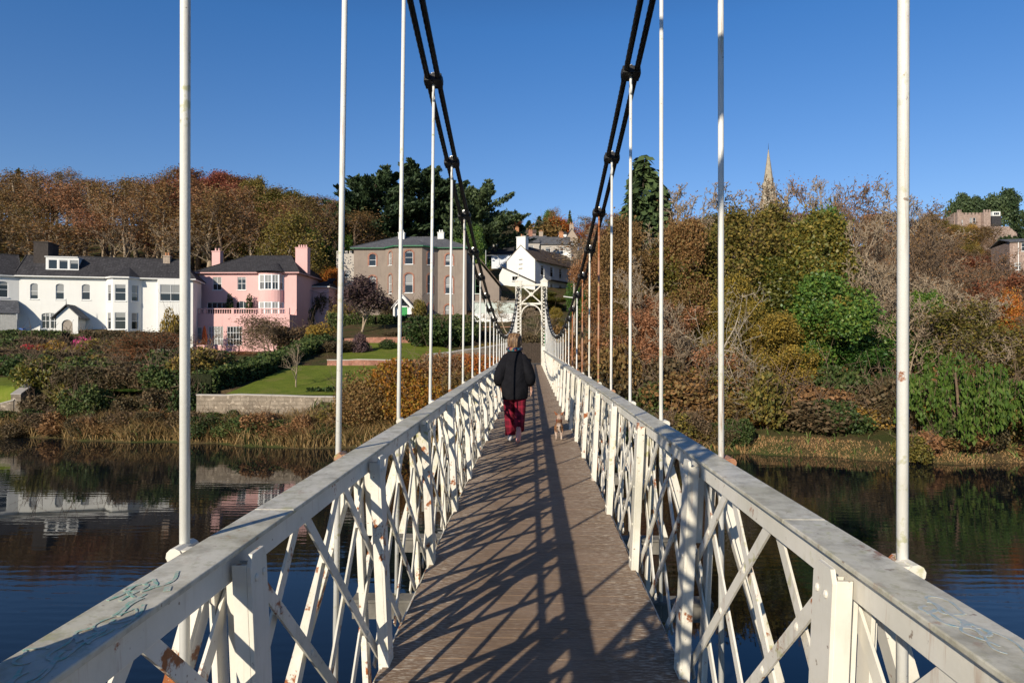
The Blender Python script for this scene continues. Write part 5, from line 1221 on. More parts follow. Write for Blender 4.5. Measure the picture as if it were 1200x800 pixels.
# cypresses behind the grey house
put('cyp0', 440, 122, 197, 112, 'broad dark cypress behind the left half of the grey house', name='cypress_tree')
put('cyp1', 492, 126, 193, 112, 'tall dark cypress behind the chimneys of the grey house'); put('cyp0', 562, 122, 213, 88, 'dark cypress above the brown annexe roof'); put('cyp1', 528, 130, 212, 90, 'shaded dark cypress between its two taller neighbours')
put('green0', 552, 110, 268, 34, 'mid green rounded tree between the grey house and the cypresses'); put('copper0', 536, 138, 218, 40, 'bare reddish tree showing between the dark cypresses')
put('fir', 607, 190, 250, 18, 'pointed conifer above the white gable'); put('copper1', 603, 185, 254, 22, 'reddish bare tree above the tall white chimney')
for px, t, w, k, lab in ((632, 253, 24, 'fir', 'dark fir on the hill left of the tall pale trunks'), (652, 246, 26, 'wood2', 'tan tree with pale trunks on the central skyline'), (646, 250, 22, 'green0', 'green tree beside the pale trunks on the skyline'), (668, 246, 14, 'fir', 'narrow conifer standing alone on the central skyline'), (682, 254, 34, 'wood0', 'rusty tree on the skyline left of the right cable'),
        (640, 262, 44, 'b_rust', 'rust coloured shrubs on the hill above the grey roofs'), (620, 258, 20, 'fir', 'small fir above the white house chimney'), (700, 255, 40, 'wood3', 'brown tree on the skyline behind the right cable'), (728, 250, 36, 'wood1', 'brown tree left of the tall conifer on the skyline'), (660, 262, 36, 'orange0', 'orange tree on the hill above the grey roofs')):
    put(k, px, 215 + rr.uniform(0, 15), t, w, lab, 'bush' if k[0] == 'b' else 'tree')
put('bare0', 706, 118, 268, 50, 'bare grey tree in front of the white terrace on the hill'); put('bare1', 690, 108, 280, 40, 'leafless tree hiding the end of the white gabled house'); put('bare2', 598, 74, 345, 40, 'small bare tree left of the far tower')
put('green0', 676, 78, 328, 36, 'dark green bush tree right of the far tower'); put('gold0', 652, 70, 362, 26, 'golden shrub beside the far tower', 'bush'); put('ivy0', 630, 95, 345, 50, 'yellow green shrub seen through the far tower', 'bush')
put('bare1', 625, 68, 362, 40, 'bare shrub seen through the arch of the far tower', 'bush'); put('b_tan', 660, 58, 386, 36, 'dry tan bush right of the far tower', 'bush'); put('b_brown', 622, 60, 392, 30, 'brown bush behind the path wall', 'bush')
# far hillside right: woods up to the skyline
G2 = 'brown trees covering the far hillside on the right'
for k in range(64):
    px = rr.uniform(690, 1330); Y = rr.uniform(95, 225); top = lerp_tab(px, [690, 760, 860, 960, 1060, 1110, 1130, 1180, 1330], [262, 245, 245, 245, 252, 258, 300, 315, 300]) + (225 - Y) * .12
    x = X(px, Y); ht = min(max(Zt(top, Y) - hgt(x, Y), 6), 13)
    if 1110 < px < 1200 and Y > 110: ht = min(ht, Zt(296 if px < 1180 else 335, Y) - hgt(x, Y))
    if ht < 3: continue
    key = rr.choice(['wood0', 'wood1', 'wood2', 'twig0', 'twig1', 'copper0', 'wood3', 'olive0'])
    plant(key, x, Y, height=ht, width=rr.uniform(8, 12), label={'w': 'brown autumn tree on the far right hillside', 't': 'grey brown twiggy tree on the far right hillside', 'c': 'reddish brown tree on the far right hillside', 'o': 'olive tree on the far right hillside'}[key[0]], cat='tree', group=G2)
for px, t, w in ((1130, 236, 24), (1147, 239, 18), (1163, 238, 22), (1178, 232, 26)): put('pine', px, 262, t, w, {1130: 'dark round topped pine leftmost on the right skyline', 1147: 'smallest flat topped pine on the right skyline', 1163: 'dark pine above the small white flat roofed house', 1178: 'largest spreading pine on the right skyline'}[px])
put('cyp0', 1204, 150, 252, 44, 'dark green tree above the brick house at the right edge'); put('gold0', 1142, 180, 268, 26, 'yellow green tree below the castellated house'); put('olive0', 1122, 178, 268, 30, 'green brown tree left of the castellated house front')
# right bank, back to front
put('cone', 754, 62, 183, 140, 'tall pointed conifer right of the right hand cable')
put('bare0', 850, 60, 214, 130, 'tall bare tree with fine twigs right of the conifer'); put('bare2', 900, 64, 218, 110, 'bare twiggy tree in front of the church spire'); put('bare1', 800, 58, 236, 90, 'pale bare tree next to the tall conifer'); put('bare0', 940, 62, 222, 100, 'bare grey tree just right of the church spire'); put('bare1', 875, 61, 222, 90, 'bare grey tree just left of the church spire')
put('twig0', 985, 60, 206, 120, 'tall bare brown tree beside the white hanger rod', name='twiggy_tree'); put('bare1', 1040, 62, 224, 100, 'bare brown tree right of the tall white rod'); put('twig1', 1085, 58, 246, 110, 'reddish twiggy tree left of the castellated house')
put('twig0', 1150, 54, 292, 110, 'low twiggy tree below the brick house'); put('copper1', 1190, 50, 330, 90, 'reddish tree at the right edge of the picture'); put('bare1', 1060, 47, 330, 80, 'grey bare tree just behind the tallest white rod'); put('twig0', 1175, 48, 330, 90, 'brown twiggy tree above the orange leaves at the right edge'); put('twig1', 1240, 50, 300, 110, 'twiggy tree just beyond the right edge of the picture'); put('bare2', 1110, 50, 320, 90, 'grey twiggy tree above the weeping tree')
put('brownmass0', 744, 50, 262, 84, 'tan leaved beech beside the right cable', name='beech_tree'); put('brownmass1', 778, 52, 272, 100, 'russet leaved beech behind the white rods'); put('brownmass0', 714, 56, 300, 54, 'smaller tan beech near the far tower'); put('brownmass1', 732, 45, 345, 74, 'low russet beech close to the railing end'); put('brownmass0', 772, 44.5, 352, 90, 'low tan beech above the right bank')
put('olive1', 830, 50, 268, 120, 'olive brown tree behind the pale limbed tree'); put('olive0', 880, 52, 252, 110, 'olive yellow tree in front of the spire'); put('limbs', 838, 43, 332, 120, 'pale dead limbed tree leaning over the right bank'); put('limbs', 868, 41, 410, 110, 'low bleached branches spreading over the right bank', name='pale_limbed_tree')
put('ivy0', 935, 50, 258, 105, 'yellow green ivy clad tree left of the tallest white rod'); put('bare2', 985, 51, 258, 80, 'bare grey tree behind the glossy evergreen'); put('twig1', 1000, 53, 240, 90, 'brown twiggy tree above the glossy evergreen'); put('ivy0', 900, 48, 300, 100, 'smaller ivy tree with dark green lower crown'); put('green0', 986, 45, 330, 108, 'glossy dark evergreen above the picket fence'); put('green0', 960, 53, 262, 60, 'dark evergreen crown behind the ivy clad tree'); put('gold0', 905, 44, 372, 90, 'golden leaved bush tree right of the pale limbed tree')
put('gold0', 868, 47, 330, 80, 'mixed gold and brown tree behind the bleached branches'); put('green0', 1080, 47, 350, 60, 'dark green leafy tree right of the tallest white rod'); put('olive1', 1130, 45, 362, 100, 'olive brown bush tree above the weeping tree'); put('bare2', 1030, 50, 300, 80, 'bare tree rising behind the glossy evergreen')
put('bare0', 800, 44, 345, 80, 'grey leafless tree on the bank close to the right railing'); put('bare1', 760, 46, 300, 70, 'leafless tree among the tan beeches'); put('bare2', 1170, 44, 340, 90, 'grey leafless tree above the weeping tree'); put('green0', 1014, 45, 392, 80, 'smaller glossy evergreen left of the tallest white rod'); put('green0', 950, 45.5, 385, 60, 'dark glossy evergreen behind the picket fence'); put('bare0', 1030, 52, 270, 70, 'leafless tree between the ivy clad tree and the tallest rod')
put('willow', 1128, 35.6, 414, 136, 'bright green weeping tree hanging over the river'); put('orange0', 1197, 46, 352, 26, 'orange leaved tree at the right edge'); put('twig1', 1205, 43, 372, 70, 'low twiggy tree above the river at the right edge'); put('b_gold', 1202, 38, 455, 40, 'yellow bush at the right edge above the river', 'bush'); put('b_rust', 1190, 36, 455, 60, 'brown bush on the bank at the right edge', 'bush')
for px, Y, t, w, k, lab in ((1022, 39, 466, 56, 'b_gold', 'yellow and orange bush on the right bank by the white rod'), (952, 40, 470, 50, 'b_gloss', 'green bush below the picket fence'), (1072, 38, 470, 44, 'b_orange', 'orange bush just right of the tallest white rod'), (985, 42, 458, 70, 'b_brown', 'dark brown bush behind the yellow bush'), (915, 41, 452, 50, 'b_olive', 'olive bush left of the picket fence'),
        (850, 39.5, 468, 70, 'b_rust', 'russet bush under the bleached branches'), (800, 41, 440, 80, 'b_rust', 'broad russet bush left of the bleached branches'), (880, 40, 478, 50, 'b_orange', 'small orange bush at the waterline under bare branches'), (760, 42.5, 420, 70, 'b_brown', 'brown bush on the bank by the railing'), (820, 40, 462, 60, 'b_tan', 'tan bush above the right waterline'),
        (1055, 41, 440, 60, 'b_green', 'dark green bush behind the orange bush'), (1165, 38, 458, 50, 'b_rust', 'russet bush under the right end of the weeping tree'), (1100, 39, 480, 50, 'b_green', 'low green bush at the foot of the weeping tree'), (715, 43, 410, 60, 'b_rust', 'russet bush beside the far railing'), (690, 46, 395, 50, 'b_tan', 'tan bush beside the far end of the right railing'), (1225, 37, 440, 70, 'b_brown', 'brown bush beyond the right edge')):
    put(k, px, Y, t, w, lab, 'bush')
G4 = 'low undergrowth under the trees of the right bank'
for k in range(46):
    px = rr.uniform(690, 1260); x0_ = X(px, 42); Y = rr.uniform(bank_y(x0_) + 3.5, 56); plant(rr.choice(['b_brown', 'b_rust', 'b_green', 'b_olive', 'b_tan', 'b_brown']), X(px, Y), Y, height=rr.uniform(1.4, 3.0), width=rr.uniform(2.6, 4.4), label='low undergrowth bush among the trunks on the right bank', cat='bush', group=G4)
# left bank gardens
def hedge(name, pts, w, label, lf='hedge', seed=1, dens=95, ls=.14):
    """clipped hedge: pts (x, y, z_bottom, z_top)"""
    r = np.random.default_rng(seed); root = empty(name, (0, 0, 0), 0, label, 'hedge'); core = MB(); C = []
    for a, b in zip(pts, pts[1:]):
        a_, b_ = np.array(a), np.array(b); d = b_[:2] - a_[:2]; Ln = np.linalg.norm(d); d = d / Ln; nr = np.array([-d[1], d[0]])
        rings = []
        for p in (a_, b_): rings.append([(p[0]+nr[0]*s*w*.40, p[1]+nr[1]*s*w*.40, z) for s, z in ((-1, p[2]), (1, p[2]), (1, p[3]-.15), (-1, p[3]-.15))])
        core.loft(rings); hgt_ = (a_[3]-a_[2]+b_[3]-b_[2])/2; n = int(dens * Ln * (w + 2*hgt_)); t = r.random(n); f = r.random(n) * (w + 2*hgt_)
        off = np.where(f < hgt_, -w/2, np.where(f < hgt_ + w, f - hgt_ - w/2, w/2)); zf = np.where(f < hgt_, f/hgt_, np.where(f < hgt_ + w, 1., (f - hgt_ - w)/hgt_))
        wob = .10 * np.sin(t*Ln*2.1 + a_[0]) + .07*np.sin(t*Ln*5.3) + r.normal(size=n)*.07
        zb, zt_ = a_[2] + (b_[2]-a_[2])*t, a_[3] + (b_[3]-a_[3])*t
        C.append(np.stack([a_[0] + d[0]*Ln*t + nr[0]*(off*(1+wob)), a_[1] + d[1]*Ln*t + nr[1]*(off*(1+wob)), zb + (zt_-zb)*zf*(1 + wob*.5) + r.normal(size=n)*.05], 1))
    core.build('branches', M['hedge_core'], root); C = np.concatenate(C); link('foliage', leaves_mesh(name + '_foliage', C, ls, L[lf], r), root); return root
M['hedge_core'] = plain('hedge_inner_twigs', (.018, .022, .010), .95, .5, 9, .1, .8)
def hp(px, Y, pb, pt): return (X(px, Y), Y, Zt(pb, Y), Zt(pt, Y))
hedge('garden_hedge', [hp(-60, 73.5, 402, 387), hp(78, 73.5, 402, 388.5)], 1.4, 'clipped hedge in front of the white terrace left of the porch', seed=2)
hedge('garden_hedge', [hp(98, 73.5, 404, 388.5), hp(205, 73.5, 404, 391)], 1.4, 'clipped hedge in front of the white terrace right of the porch', seed=3, lf='brownbush')
hedge('boundary_hedge', [hp(236, 43.5, 464, 436), hp(290, 48, 460, 426), hp(335, 55, 446, 413), hp(378, 64, 432, 394)], 1.9, 'long thick dark hedge sloping up beside the lawn', seed=4, dens=120)
hedge('house_hedge', [hp(386, 84, 396, 369), hp(440, 84, 396, 370)], 1.5, 'dark clipped hedge left of the purple leaved tree', seed=5)
hedge('house_hedge', [hp(444, 84, 394, 371), hp(552, 84, 394, 371)], 1.5, 'long clipped hedge in front of the green front door', seed=6)
hedge('low_hedge', [hp(360, 43.2, 465, 456), hp(400, 43.2, 465, 456)], .6, 'low clipped hedge at the front edge of the lawn', seed=7)
put('umbrella', 174, 55, 388, 82, 'wide spreading bare tree with an orange trunk below the white terrace'); put('small_bare', 347, 44.5, 402, None, 'small leafless tree standing on the lawn edge'); put('sparse', 314, 74, 372, 72, 'sparse leaved tree in front of the pink house'); put('purple0', 428, 76, 326, 46, 'purple leaved tree with pale trunk left of the green door')
put('topiary', 269, Yp-.8, 343, 7, 'slim column cypress left of the pink house entrance', z=zp-.05, name='column_cypress'); put('topiary', 292, Yp-.8, 343, 7, 'slim column cypress right of the pink house entrance', z=zp-.05)
for px, Y, t, w, k, lab in ((55, 46.5, 421, 52, 'b_ivy', 'yellow green bush beside the dark wall end'), (82, 48, 428, 60, 'b_brown', 'dark brown bush right of the yellow green bush'), (110, 47, 420, 60, 'b_green', 'dark green bush below the pale flowers'), (140, 46, 425, 70, 'b_brown', 'dull brown bush under the spreading bare tree'), (170, 45, 455, 70, 'b_gloss', 'bright green undergrowth below the orange trunk'),
        (205, 46, 440, 60, 'b_brown', 'brown bush left of the nearest tall white rod'), (232, 46, 418, 56, 'b_olive', 'olive bush between the white rod and the long hedge'), (225, 43, 450, 50, 'b_green', 'green bush at the left end of the river wall'), (195, 52, 410, 60, 'b_green', 'dark bush behind the nearest white rod'), (240, 60, 412, 60, 'b_green', 'dark green bush at the foot of the pink terrace'),
        (8, 60, 408, 50, 'b_brown', 'brown bush at the left edge behind the lawn'), (30, 58, 415, 50, 'b_green', 'dark green bush behind the left lawn'), (37, 62, 405, 32, 'b_red', 'red topped bush left of the gold shrub'), (58, 63, 402, 40, 'b_gold', 'golden shrub below the terrace hedge'), (100, 66, 396, 30, 'b_pink', 'bush with bright magenta flowers below the white porch'),
        (84, 62, 408, 34, 'b_purple', 'dark purple bush beside the magenta flowers'), (90, 50, 424, 34, 'b_white', 'bush with pale flowers in the middle of the left garden'), (120, 62, 400, 56, 'b_olive', 'olive bush below the right terrace hedge'), (70, 56, 412, 50, 'b_olive', 'olive bush behind the yellow green bush'), (145, 60, 405, 60, 'b_brown', 'brown bush behind the spreading bare tree'),
        (12, 66, 395, 60, 'b_green', 'green bush at the left edge below the terrace hedge'), (50, 68, 396, 60, 'b_brown', 'reddish brown bush just below the terrace hedge'), (202, 76.5, 366, 22, 'b_gold', 'yellow bush against the white house beside the trellis'), (282, 78, 412, 30, 'b_tan', 'low tan bush beside the garden steps'), (345, 76, 384, 50, 'b_brown', 'brown bush below the right end of the pink terrace'),
        (376, 68, 380, 30, 'b_gold', 'yellow bush at the top end of the long hedge'), (380, 64, 396, 30, 'b_gloss', 'green bush below the yellow bush at the hedge end'), (395, 60, 400, 44, 'b_brown', 'brown bush left of the low brick wall'), (405, 88, 358, 34, 'b_olive', 'olive bush below the crenellated wing'), (455, 62, 398, 18, 'b_green', 'small round dark bush on the upper grass terrace'),
        (424, 60, 392, 24, 'b_purple', 'reddish purple bush on the upper grass terrace'), (470, 72, 388, 40, 'b_brown', 'brown bush below the long clipped hedge'), (505, 64, 374, 60, 'b_green', 'large dark green bush right of the brick garden wall'), (535, 66, 372, 54, 'b_green', 'large dark green bush beside the shed'), (560, 70, 386, 40, 'b_brown', 'brown bush below the pale green shed'),
        (350, 92, 345, 30, 'b_green', 'dark ivy bush against the side of the pink house'), (368, 94, 345, 40, 'b_brown', 'brown bush right of the pink house'), (490, 92, 352, 18, 'b_olive', 'small climbing bush right of the green door'), (452, 92, 352, 18, 'b_brown', 'small brown bush left of the green door'), (575, 62, 402, 40, 'b_olive', 'olive bush near the end of the left railing')):
    put(k, px, Y, t, w, lab, 'bush')
for px, Y, t, w, k, lab in ((440, 40.8, 440, 80, 'b_mass', 'large russet bush left of the second white rod group'), (478, 41.5, 425, 90, 'b_orangemass', 'large orange leaved bush beside the river wall'), (520, 43, 418, 80, 'b_mass', 'tall russet bush nearer the far tower'), (500, 39.6, 448, 90, 'b_orangemass', 'orange leaved bush low on the bank beside the railing'), (555, 44, 416, 70, 'b_orangemass', 'orange bush close to the far end of the left railing'), (420, 40, 466, 60, 'b_mass', 'low russet bush at the right end of the reeds'), (590, 45.5, 420, 40, 'b_mass', 'small russet bush beside the far tower'), (540, 40.5, 440, 80, 'b_mass', 'russet bush under the far railing')):
    put(k, px, Y, t, w, lab, 'bush')
G6 = 'mixed dark shrubs filling the left riverside garden'
for k in range(60):
    px = rr.uniform(-70, 250); Y = rr.uniform(48, 72); x_ = X(px, Y)
    if px < 34 and Y < 54: continue
    if px > 205 and Y > 52: continue
    if 128 < px < 218 and Y < 57: continue
    hh_ = rr.uniform(1.0, 1.9) if Y > 52 else rr.uniform(1.2, 2.0)
    plant(rr.choice(['b_brown', 'b_green', 'b_olive', 'b_green', 'b_brown', 'b_gloss', 'b_purple', 'b_ivy']), x_, Y, height=hh_, width=rr.uniform(2.4, 4.2), label='rounded shrub among many in the left riverside garden', cat='bush', group=G6)
G7 = 'clumps among the reeds of the left river bank'
for k in range(34):
    px = -40 + k * 13.5 + rr.uniform(-6, 6); x_ = X(px, 40); y_ = bank_y(x_) + rr.uniform(.7, 3.0)
    plant(rr.choice(['b_tan', 'b_brown', 'b_tan', 'b_green', 'b_olive']), x_ * y_ / 40, y_, height=rr.uniform(.7, 1.35), width=rr.uniform(1.3, 2.6), label='low scrubby clump among the reeds on the left river bank', cat='bush', group=G7)
G8 = 'dark shrubs between the reeds and the left garden'
for k in range(17):
    px = 62 + k * 10.5 + rr.uniform(-4, 4); Y = rr.uniform(42.6, 46.5); x_ = X(px, Y)
    plant(rr.choice(['b_brown', 'b_green', 'b_green', 'b_olive', 'b_brown', 'b_green']), x_, Y, height=rr.uniform(1.5, 2.5), width=rr.uniform(2.2, 3.4), label='dark rounded shrub just above the reeds of the left river bank', cat='bush', group=G8)
for px, Y, t_, w_, k_, lb in ((1140, 200, 262, 40, 'twig1', 'reddish twiggy tree just below the castellated house'), (1176, 192, 264, 44, 'wood3', 'brown tree below the small white flat roofed house'), (1128, 185, 266, 44, 'twig0', 'twiggy tree in front of the castellated house'), (1150, 178, 270, 44, 'wood0', 'russet tree below the castellated house turret'), (1170, 172, 280, 44, 'twig1', 'twiggy tree above the brick house roof'), (1186, 112, 318, 50, 'twig0', 'twiggy tree hiding the foot of the brick house')):
    put(k_, px, Y, t_, w_, lb)
G9 = 'scrub at the waterline of the right bank'
for k in range(30):
    px = rr.uniform(690, 872) if k % 3 else rr.uniform(1070, 1270); x_ = X(px, 37); y_ = bank_y(x_) + rr.uniform(.5, 2.2)
    plant(rr.choice(['b_rust', 'b_brown', 'b_tan', 'b_olive', 'b_green']), x_ * y_ / 37, y_, height=rr.uniform(.6, 1.5), width=rr.uniform(1.4, 2.8), label='low scrub bush at the waterline of the right bank', cat='bush', group=G9)
# reeds and bank grass
def blades(name, pts, mat, label, h0, h1, r, w=.035):
    n = len(pts); base = np.array(pts); hh = r.uniform(h0, h1, (n, 1)); ln = np.concatenate([r.normal(size=(n, 2)) * .32, np.ones((n, 1))], 1); ln[:, 2] = 1
    a = r.uniform(0, math.pi, n); side = np.stack([np.cos(a), np.sin(a), np.zeros(n)], 1) * w * r.uniform(.6, 1.6, (n, 1))
    mid = base + ln * hh * .55; tip = base + ln * hh * np.array([[1.5, 1.5, .92]])
    V = np.stack([base - side*.5, base + side*.5, mid + side*.6, mid - side*.6, mid - side*.6, mid + side*.6, tip + side*.1, tip - side*.1], 1).reshape(-1, 3); F = np.arange(8*n).reshape(-1, 4)
    o = link(name, np_mesh(name, V, F, mat)); tag(o, label, 'reeds', kind='stuff'); return o
r = np.random.default_rng(9)
def strip(n, px0, px1, e0, e1):
    out = []
    while len(out) < n:
        px = r.uniform(px0, px1); x = X(px, 39); y = bank_y(x) + r.uniform(e0, e1)
        if math.sin(x*1.3) + math.sin(x*.53+1) + r.normal()*.8 > -1.1: out.append((x, y, hgt(x, y) - .05))
    return out
blades('reed_bed', strip(20000, -60, 470, .1, 3.6), L['reed'], 'dry brown reeds and dead grass along the left river bank', .3, 1.25, r, .028)
blades('bank_grass', strip(5000, -60, 470, .3, 4.0), L['grassgreen'], 'green weeds among the reeds of the left river bank', .3, .85, r, .05)
blades('reed_bed', strip(7000, 850, 1260, .0, 1.9), L['reed'], 'pale dead grass on the foreshore of the right bank', .06, .2, r, .025)
blades('bank_grass', strip(500, 700, 1260, .2, 5), L['grassgreen'], 'green weeds on the right bank', .2, .5, r, .05)
blades('reed_bed', strip(3500, 470, 860, .2, 4), L['reed'], 'dry grass on the bank below the far end of the bridge', .2, .6, r)
for k in PROTO:
    if not PROTO[k][3]:
        rt = PROTO[k][0]
        for c in list(rt.children): bpy.data.objects.remove(c)
        bpy.data.objects.remove(rt)
# ------------------------------------------------------------------ the woman walking away
def ell(c, rx, ry, n=20, rot=0, tilt=0, wob=0, seed=0):
    rw = random.Random(seed); out = []
    for j in range(n):
        a = 2*math.pi*j/n; k = 1 + wob * math.sin(5*a + seed) ; x = rx*math.cos(a)*k; y = ry*math.sin(a)*k
        xr = x*math.cos(rot) - y*math.sin(rot); yr = x*math.sin(rot) + y*math.cos(rot); out.append((c[0]+xr, c[1]+yr, c[2] + tilt*x))
    return out
def ring_on(p, d, rx, ry, n=16, up=(0, 1, 0)):                  # ring across a limb direction
    d = Vector(d).normalized(); u = Vector(up); u = (u - d*u.dot(d)).normalized(); w = d.cross(u); p = Vector(p)
    return [tuple(p + w*math.cos(2*math.pi*j/n)*rx + u*math.sin(2*math.pi*j/n)*ry) for j in range(n)]
def limb_loft(mb, pts, rad, n=16, up=(0, 1, 0)):
    rings = []
    for i, p in enumerate(pts):
        d = Vector(pts[min(i+1, len(pts)-1)]) - Vector(pts[max(i-1, 0)]); rx, ry = rad[i] if isinstance(rad[i], tuple) else (rad[i], rad[i]); rings.append(ring_on(p, d, rx, ry, n, up))
    mb.loft(rings)
def skin_body(name, joints, edges, mat, parent, root=0, sub=2):
    me = bpy.data.meshes.new(name); me.from_pydata([j[0] for j in joints], edges, []); me.materials.append(mat); o = link(name, me, parent)
    sk = o.modifiers.new('skin', 'SKIN'); sk.use_smooth_shade = True
    for i, (p, rd) in enumerate(joints):
        sv = me.skin_vertices[0].data[i]; sv.radius = rd if isinstance(rd, tuple) else (rd, rd); sv.use_root = (i == root)
    ss = o.modifiers.new('subdivision', 'SUBSURF'); ss.levels = sub; ss.render_levels = sub; return o
t = NT('skin'); n_ = t.noise(t.coord(), 9, 4); t.color(t.ramp(n_, [(.3, (.50, .27, .19)), (.7, (.58, .34, .25))])); t.rough(.55, .35); t.b.inputs['Subsurface Weight'].default_value = .1; M['skin'] = t.mat
t = NT('black_wool'); nn = t.noise(t.coord(), 7, 5); t.color(t.ramp(nn, [(.3, (.005, .005, .007)), (.7, (.011, .011, .014))])); t.rough(.9, .15); t.bump(nn, .6, .05); M['jacket'] = t.mat
def tartan():
    t = NT('dark_red_check_cloth'); tc = t.n('ShaderNodeTexCoord'); sp = t.n('ShaderNodeSeparateXYZ'); t.l(tc.outputs['Object'], sp.inputs[0]); ms = []
    for k, f in ((0, 70), (2, 62)):
        m = t.n('ShaderNodeMath', operation='MULTIPLY'); t.l(sp.outputs[k], m.inputs[0]); m.inputs[1].default_value = f
        s = t.n('ShaderNodeMath', operation='SINE'); t.l(m.outputs[0], s.inputs[0]); ms.append(t.ramp(s.outputs[0], [(.25, 0), (.6, 1)]))
    c = t.mix(.5, ms[0], ms[1]); n = t.noise(tc.outputs['Object'], 4, 4)
    col = t.ramp(c, [(0, (.10, .006, .016)), (.5, (.19, .010, .026)), (1, (.27, .014, .036))]); t.color(t.mix(t.ramp(n, [(.4, 0), (.7, .35)]), col, (.06, .005, .012))); t.rough(.85, .2); t.bump(n, .5, .05); return t.mat
M['trousers'] = tartan()
def hair_mat():
    t = NT('streaked_blond_hair'); n = t.noise(t.coord('Object', (26, 26, 3)), 2.0, 5, .6); t.color(t.ramp(n, [(.34, (.055, .028, .014)), (.52, (.16, .088, .042)), (.70, (.42, .28, .15))])); t.rough(.45, .4); t.bump(n, .8, .02); return t.mat
M['hair'] = hair_mat()
def scarf_mat():
    t = NT('multicoloured_knit'); v = t.n('ShaderNodeTexVoronoi'); v.inputs['Scale'].default_value = 26; t.l(t.coord(), v.inputs['Vector']); sp = t.n('ShaderNodeSeparateColor'); t.l(v.outputs['Color'], sp.inputs[0])
    t.color(t.ramp(sp.outputs[0], [(0, (.02, .03, .07)), (.3, (.04, .17, .21)), (.45, (.30, .07, .06)), (.58, (.03, .04, .08)), (.84, (.22, .17, .09)), (.95, (.20, .05, .11))], 'CONSTANT')); t.rough(.9, .1); return t.mat
M['scarf'] = scarf_mat()
M['pink_shoe'] = plain('pink_shoe_rubber', (.62, .30, .27), .6, .12, 12); M['grey_shoe'] = plain('grey_white_trainer', (.42, .40, .40), .7, .2, 12)
yw = 10.55; wx = X(603, yw); person = empty('person', (wx, yw, dz(yw)), R(2), 'woman in loose black jacket and dark red trousers walking away along the bridge', 'person')
# body (one continuous figure under the clothes): right foot lifted behind, left foot planted
J = [((0, 0, .86), (.14, .10)), ((0, .01, 1.02), (.12, .09)), ((0, .02, 1.20), (.14, .10)), ((0, .02, 1.34), (.11, .07)), ((0, .03, 1.42), (.05, .05)), ((0, .05, 1.48), (.05, .05)), ((0, .065, 1.545), (.073, .088)), ((0, .07, 1.615), (.066, .08)),
     ((-.14, .02, 1.31), .05), ((-.215, -.03, 1.04), .04), ((-.215, .08, .86), .032), ((.14, .02, 1.31), .05), ((.215, -.02, 1.03), .04), ((.250, .045, .845), .03),
     ((-.08, .04, .80), (.08, .08)), ((-.078, .09, .46), (.052, .052)), ((-.064, .02, .10), .035), ((-.066, .12, .045), (.033, .03)), ((.085, -.02, .80), (.085, .085)), ((.075, .02, .46), (.055, .055)), ((.055, -.30, .20), .037), ((.055, -.33, .09), (.035, .03))]
E = [(0, 1), (1, 2), (2, 3), (3, 4), (4, 5), (5, 6), (6, 7), (3, 8), (8, 9), (9, 10), (3, 11), (11, 12), (12, 13), (0, 14), (14, 15), (15, 16), (16, 17), (0, 18), (18, 19), (19, 20), (20, 21)]
# hands: palm, four fingers and a thumb grown from the wrists
def add_hand(wr, d, side, curl, s=1.0):
    d = Vector(d).normalized(); acr = Vector((0, 1, 0)); acr = (acr - d*acr.dot(d)).normalized(); inn = d.cross(acr) * side; b = len(J); w = Vector(J[wr][0])
    palm = w + d*.05*s; J.append((tuple(palm), (.016, .032))); E.append((wr, b)); kn = w + d*.085*s; J.append((tuple(kn), (.013, .034))); E.append((b, b+1))
    for k, (off, ln) in enumerate(((.030, .068), (.010, .078), (-.010, .072), (-.029, .056))):
        p0 = kn + acr*off*s + d*.006; i0 = len(J); J.append((tuple(p0), .0088)); E.append((b+1, i0)); dd = d
        for q in range(3): dd = (dd + inn*curl*.5).normalized(); p0 = p0 + dd*ln*s/3; J.append((tuple(p0), .0082 - .0008*q)); E.append((i0+q, i0+q+1))
    t0 = palm + acr*.030*s; i0 = len(J); J.append((tuple(t0), .010)); E.append((b, i0)); t1 = t0 + (acr*.75 + d*.8 + inn*.25).normalized()*.034*s; J.append((tuple(t1), .0095)); E.append((i0, i0+1)); J.append((tuple(t1 + (d + inn*.4).normalized()*.028*s), .008)); E.append((i0+1, i0+2))
add_hand(13, (.10, .06, -1), -1, .35, 1.05); add_hand(10, (.1, .3, -1), 1, .55)
body = skin_body('body', J, E, M['skin'], person)
fm = MB(); fm.ball((0, .155, 1.555), (.013, .022, .02), 8, 6); fm.ball((-.032, .142, 1.578), (.013, .008, .008)); fm.ball((.032, .142, 1.578), (.013, .008, .008)); fm.ball((0, .147, 1.515), (.024, .008, .007)); fm.ball((-.075, .06, 1.56), (.012, .02, .03)); fm.ball((.075, .06, 1.56), (.012, .02, .03)); fm.build('face', M['skin'], person, smooth=True)
